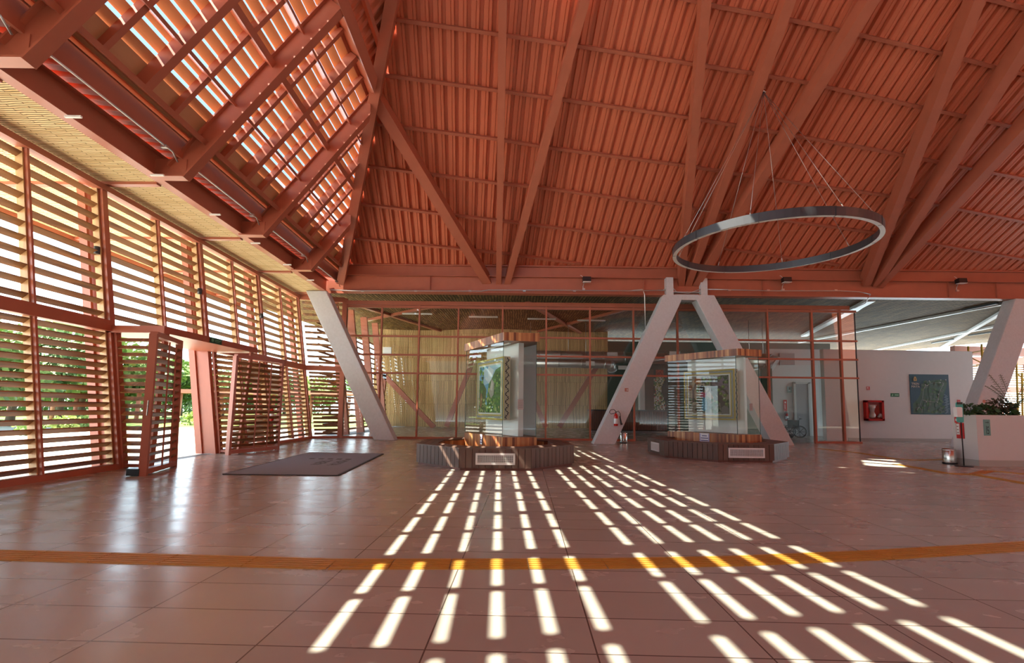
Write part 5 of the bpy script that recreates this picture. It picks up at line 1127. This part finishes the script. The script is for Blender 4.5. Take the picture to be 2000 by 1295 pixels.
# planting stand of a hidden cable post etc. left out
# ================================================================== OUTSIDE
rr = random.Random(21)
def leafmesh(n, R_, ls, seed, flat=.8, lumps=9):
    r2 = random.Random(seed); mb = MB(); cs = [(V((r2.uniform(-.6, .6), r2.uniform(-.6, .6), r2.uniform(-.45, .5)))*R_, R_*r2.uniform(.35, .6)) for _ in range(lumps)]
    for i in range(n):
        c, rad = r2.choice(cs); d = V((r2.gauss(0, 1), r2.gauss(0, 1), r2.gauss(0, 1))).normalized(); p = c+d*rad*r2.uniform(.75, 1.05); p.z *= flat
        t = (d+V((r2.uniform(-.8, .8), r2.uniform(-.8, .8), r2.uniform(-.8, .4)))).normalized(); s = t.orthogonal().normalized(); l = ls*r2.uniform(.6, 1.4); mb.quad([p, p+t*l*.5+s*l*.35, p+t*l, p+t*l*.5-s*l*.35])
    return mb
LF = [mat('tree_leaf_mid', (.22, .33, .09), .6), mat('tree_leaf_dark', (.12, .21, .06), .6), mat('tree_leaf_light', (.36, .44, .14), .6)]; BARK = mat('bark', (.12, .09, .06), .9)
protos = []
for s_ in range(3):
    t = thing('tree', (0, 0, 0), 'tree', 'tree', 'trees beyond the lawn'); mb = leafmesh(2600, 3.2, .42, s_+40); mb.xf(Matrix.Translation((0, 0, 4.0))); mb.build('crown', LF[s_], t)
    mb = MB(); mb.tube([(0, 0, 0), (.1, 0, 1.4), (-.1, .1, 2.6), (.2, 0, 4)], [.22, .17, .14, .08], 8); mb.build('trunk', BARK, t); protos.append(t)
desc = ['mid green', 'dark green', 'pale green']; n_t = 0
spots = []
for px, Y, sc, s_ in ((-60, 24, 1.0, 0), (20, 26, 1.05, 1), (75, 30, 1.25, 0), (120, 33, 1.1, 2), (160, 36, 1.2, 1), (205, 38, 1.2, 0), (245, 40, 1.1, 1), (285, 44, 1.1, 0), (322, 48, 1.0, 1), (352, 50, 1.15, 0), (378, 55, 1.05, 2), (405, 58, 1.1, 1), (435, 60, 1.0, 0), (470, 64, 1.1, 1), (510, 68, 1.1, 0), (555, 70, 1.1, 1), (600, 72, 1.1, 2), (645, 75, 1.1, 0), (-170, 20, 1.0, 1)):
    spots.append((px, Y, sc, s_))
place = ['left of the wall bay at the frame edge', 'through the leftmost louvres', 'through the louvres at the far left', 'behind the lower left louvres', 'behind the louvres left of the near column', 'behind the near portal column', 'behind the near portal cheek', 'behind the near gate leaf', 'at the left side of the open entrance', 'in the open entrance, tallest there', 'at the right side of the open entrance', 'behind the far portal jamb', 'behind the far gate leaf', 'right of the far gate leaf', 'behind the last louvre bay', 'behind the corner louvres', 'behind the corner panel', 'past the corner, behind the partition', 'outside the left frame edge']
for i, (px, Y, sc, s_) in enumerate(spots):
    src = protos[s_]; p = at(px, 800, Y); used = src.get('_u', 0)
    o = src if not used else dup(src); src['_u'] = 1
    o.location = (p.x, Y, -.04); o.scale = (sc, sc, sc*.88); o.rotation_euler = (0, 0, i*1.3); o['label'] = '%s bushy tree beyond the lawn, %s' % (desc[s_], place[i])
for t in list(bpy.data.objects):
    if '_u' in t: del t['_u']
# undergrowth hedge behind the trees
mb = MB(); r2 = random.Random(77)
for i in range(9000):
    u = r2.random(); Y = 34+u*48; x = at(-160+820*u, 800, Y).x-r2.uniform(0, 4)-1.0; z = r2.uniform(0, 2.6); l = r2.uniform(.25, .5)
    d = V((r2.gauss(0, 1), r2.gauss(0, 1), r2.gauss(0, 1))).normalized(); s = d.orthogonal(); mb.quad([(x, Y, z), V((x, Y, z))+d*l*.5+s*l*.3, V((x, Y, z))+d*l, V((x, Y, z))+d*l*.5-s*l*.3])
tag(mb.build('undergrowth', LF[1], at0=(-30, 50, 0)), 'dense dark green undergrowth behind the lawn and trees', 'shrubbery', kind='stuff')
# covered walkway
WK = mat('walkway_red', (.50, .20, .15), .6)
root = thing('covered_walkway', at(200, 800, 31), 'long low red covered walkway on round posts beyond the forecourt', 'shelter')
A_, B__ = V((-60, 33.5, 2.32)), V((-12, 37.0, 2.32)); mb = MB(); mb.beam(A_, B__, 2.8, .30); mb.build('roof', WK, root)
for k in range(16):
    p = A_.lerp(B__, (k+.5)/16)
    for e in (-.9, .9): mb = MB(); mb.tube([V((p.x, p.y+e, -.04)), V((p.x+.12, p.y+e, 2.2))], .14, 10); mb.build('post', WK, root)
# shrubs, bollards, planter outside
for i, (px, py, r_, m_, lab) in enumerate(((373, 826, .55, LF[2], 'yellow green shrub just outside the open entrance'), (392, 830, .4, LF[2], 'small yellow green shrub beside the far jamb, outside'), (118, 838, .5, LF[2], 'yellow flowering shrub seen low through the left louvres'), (60, 845, .45, LF[0], 'small green shrub low through the leftmost louvres'), (165, 830, .5, LF[0], 'green spiky shrub outside, left of the near column'), (350, 745+62, .35, LF[2], 'pale sapling on the lawn in the open entrance'))):
    p = fl(px, py+3); p.z = -.05; root = thing('shrub', p, lab, 'shrub', 'shrubs outside'); mb = leafmesh(420, r_, .16, 90+i); mb.xf(Matrix.Translation(p+V((0, 0, r_*.75)))); mb.build('foliage', m_, root); mb = MB(); mb.tube([p, p+V((0, 0, r_*.7))], .03, 6); mb.build('stem', BARK, root)
for i, (px, py, lab) in enumerate(((347, 812, 'dark bollard lamp on the lawn in the open entrance'), (95, 817, 'slim dark bollard lamp seen through the left louvres'))):
    p = fl(px, py); p.z = -.05; mb = MB(); mb.tube([p, p+V((0, 0, .95))], .08, 10); mb.tube([p+V((0, 0, .95)), p+V((0, 0, 1.02))], .1, 10); mb.build('bollard_lamp', DGREY, label=lab, cat='bollard', group='bollard lamps', at0=p)
mb = MB(); p = fl(383, 828); p.z = -.05; mb.tube([p, p+V((0, 0, .6))], [.3, .38], 14); mb.build('dark_bin', mat('bin_green', (.03, .07, .06), .5), label='dark green tub behind the yellow shrub outside the entrance', cat='bin', at0=p)
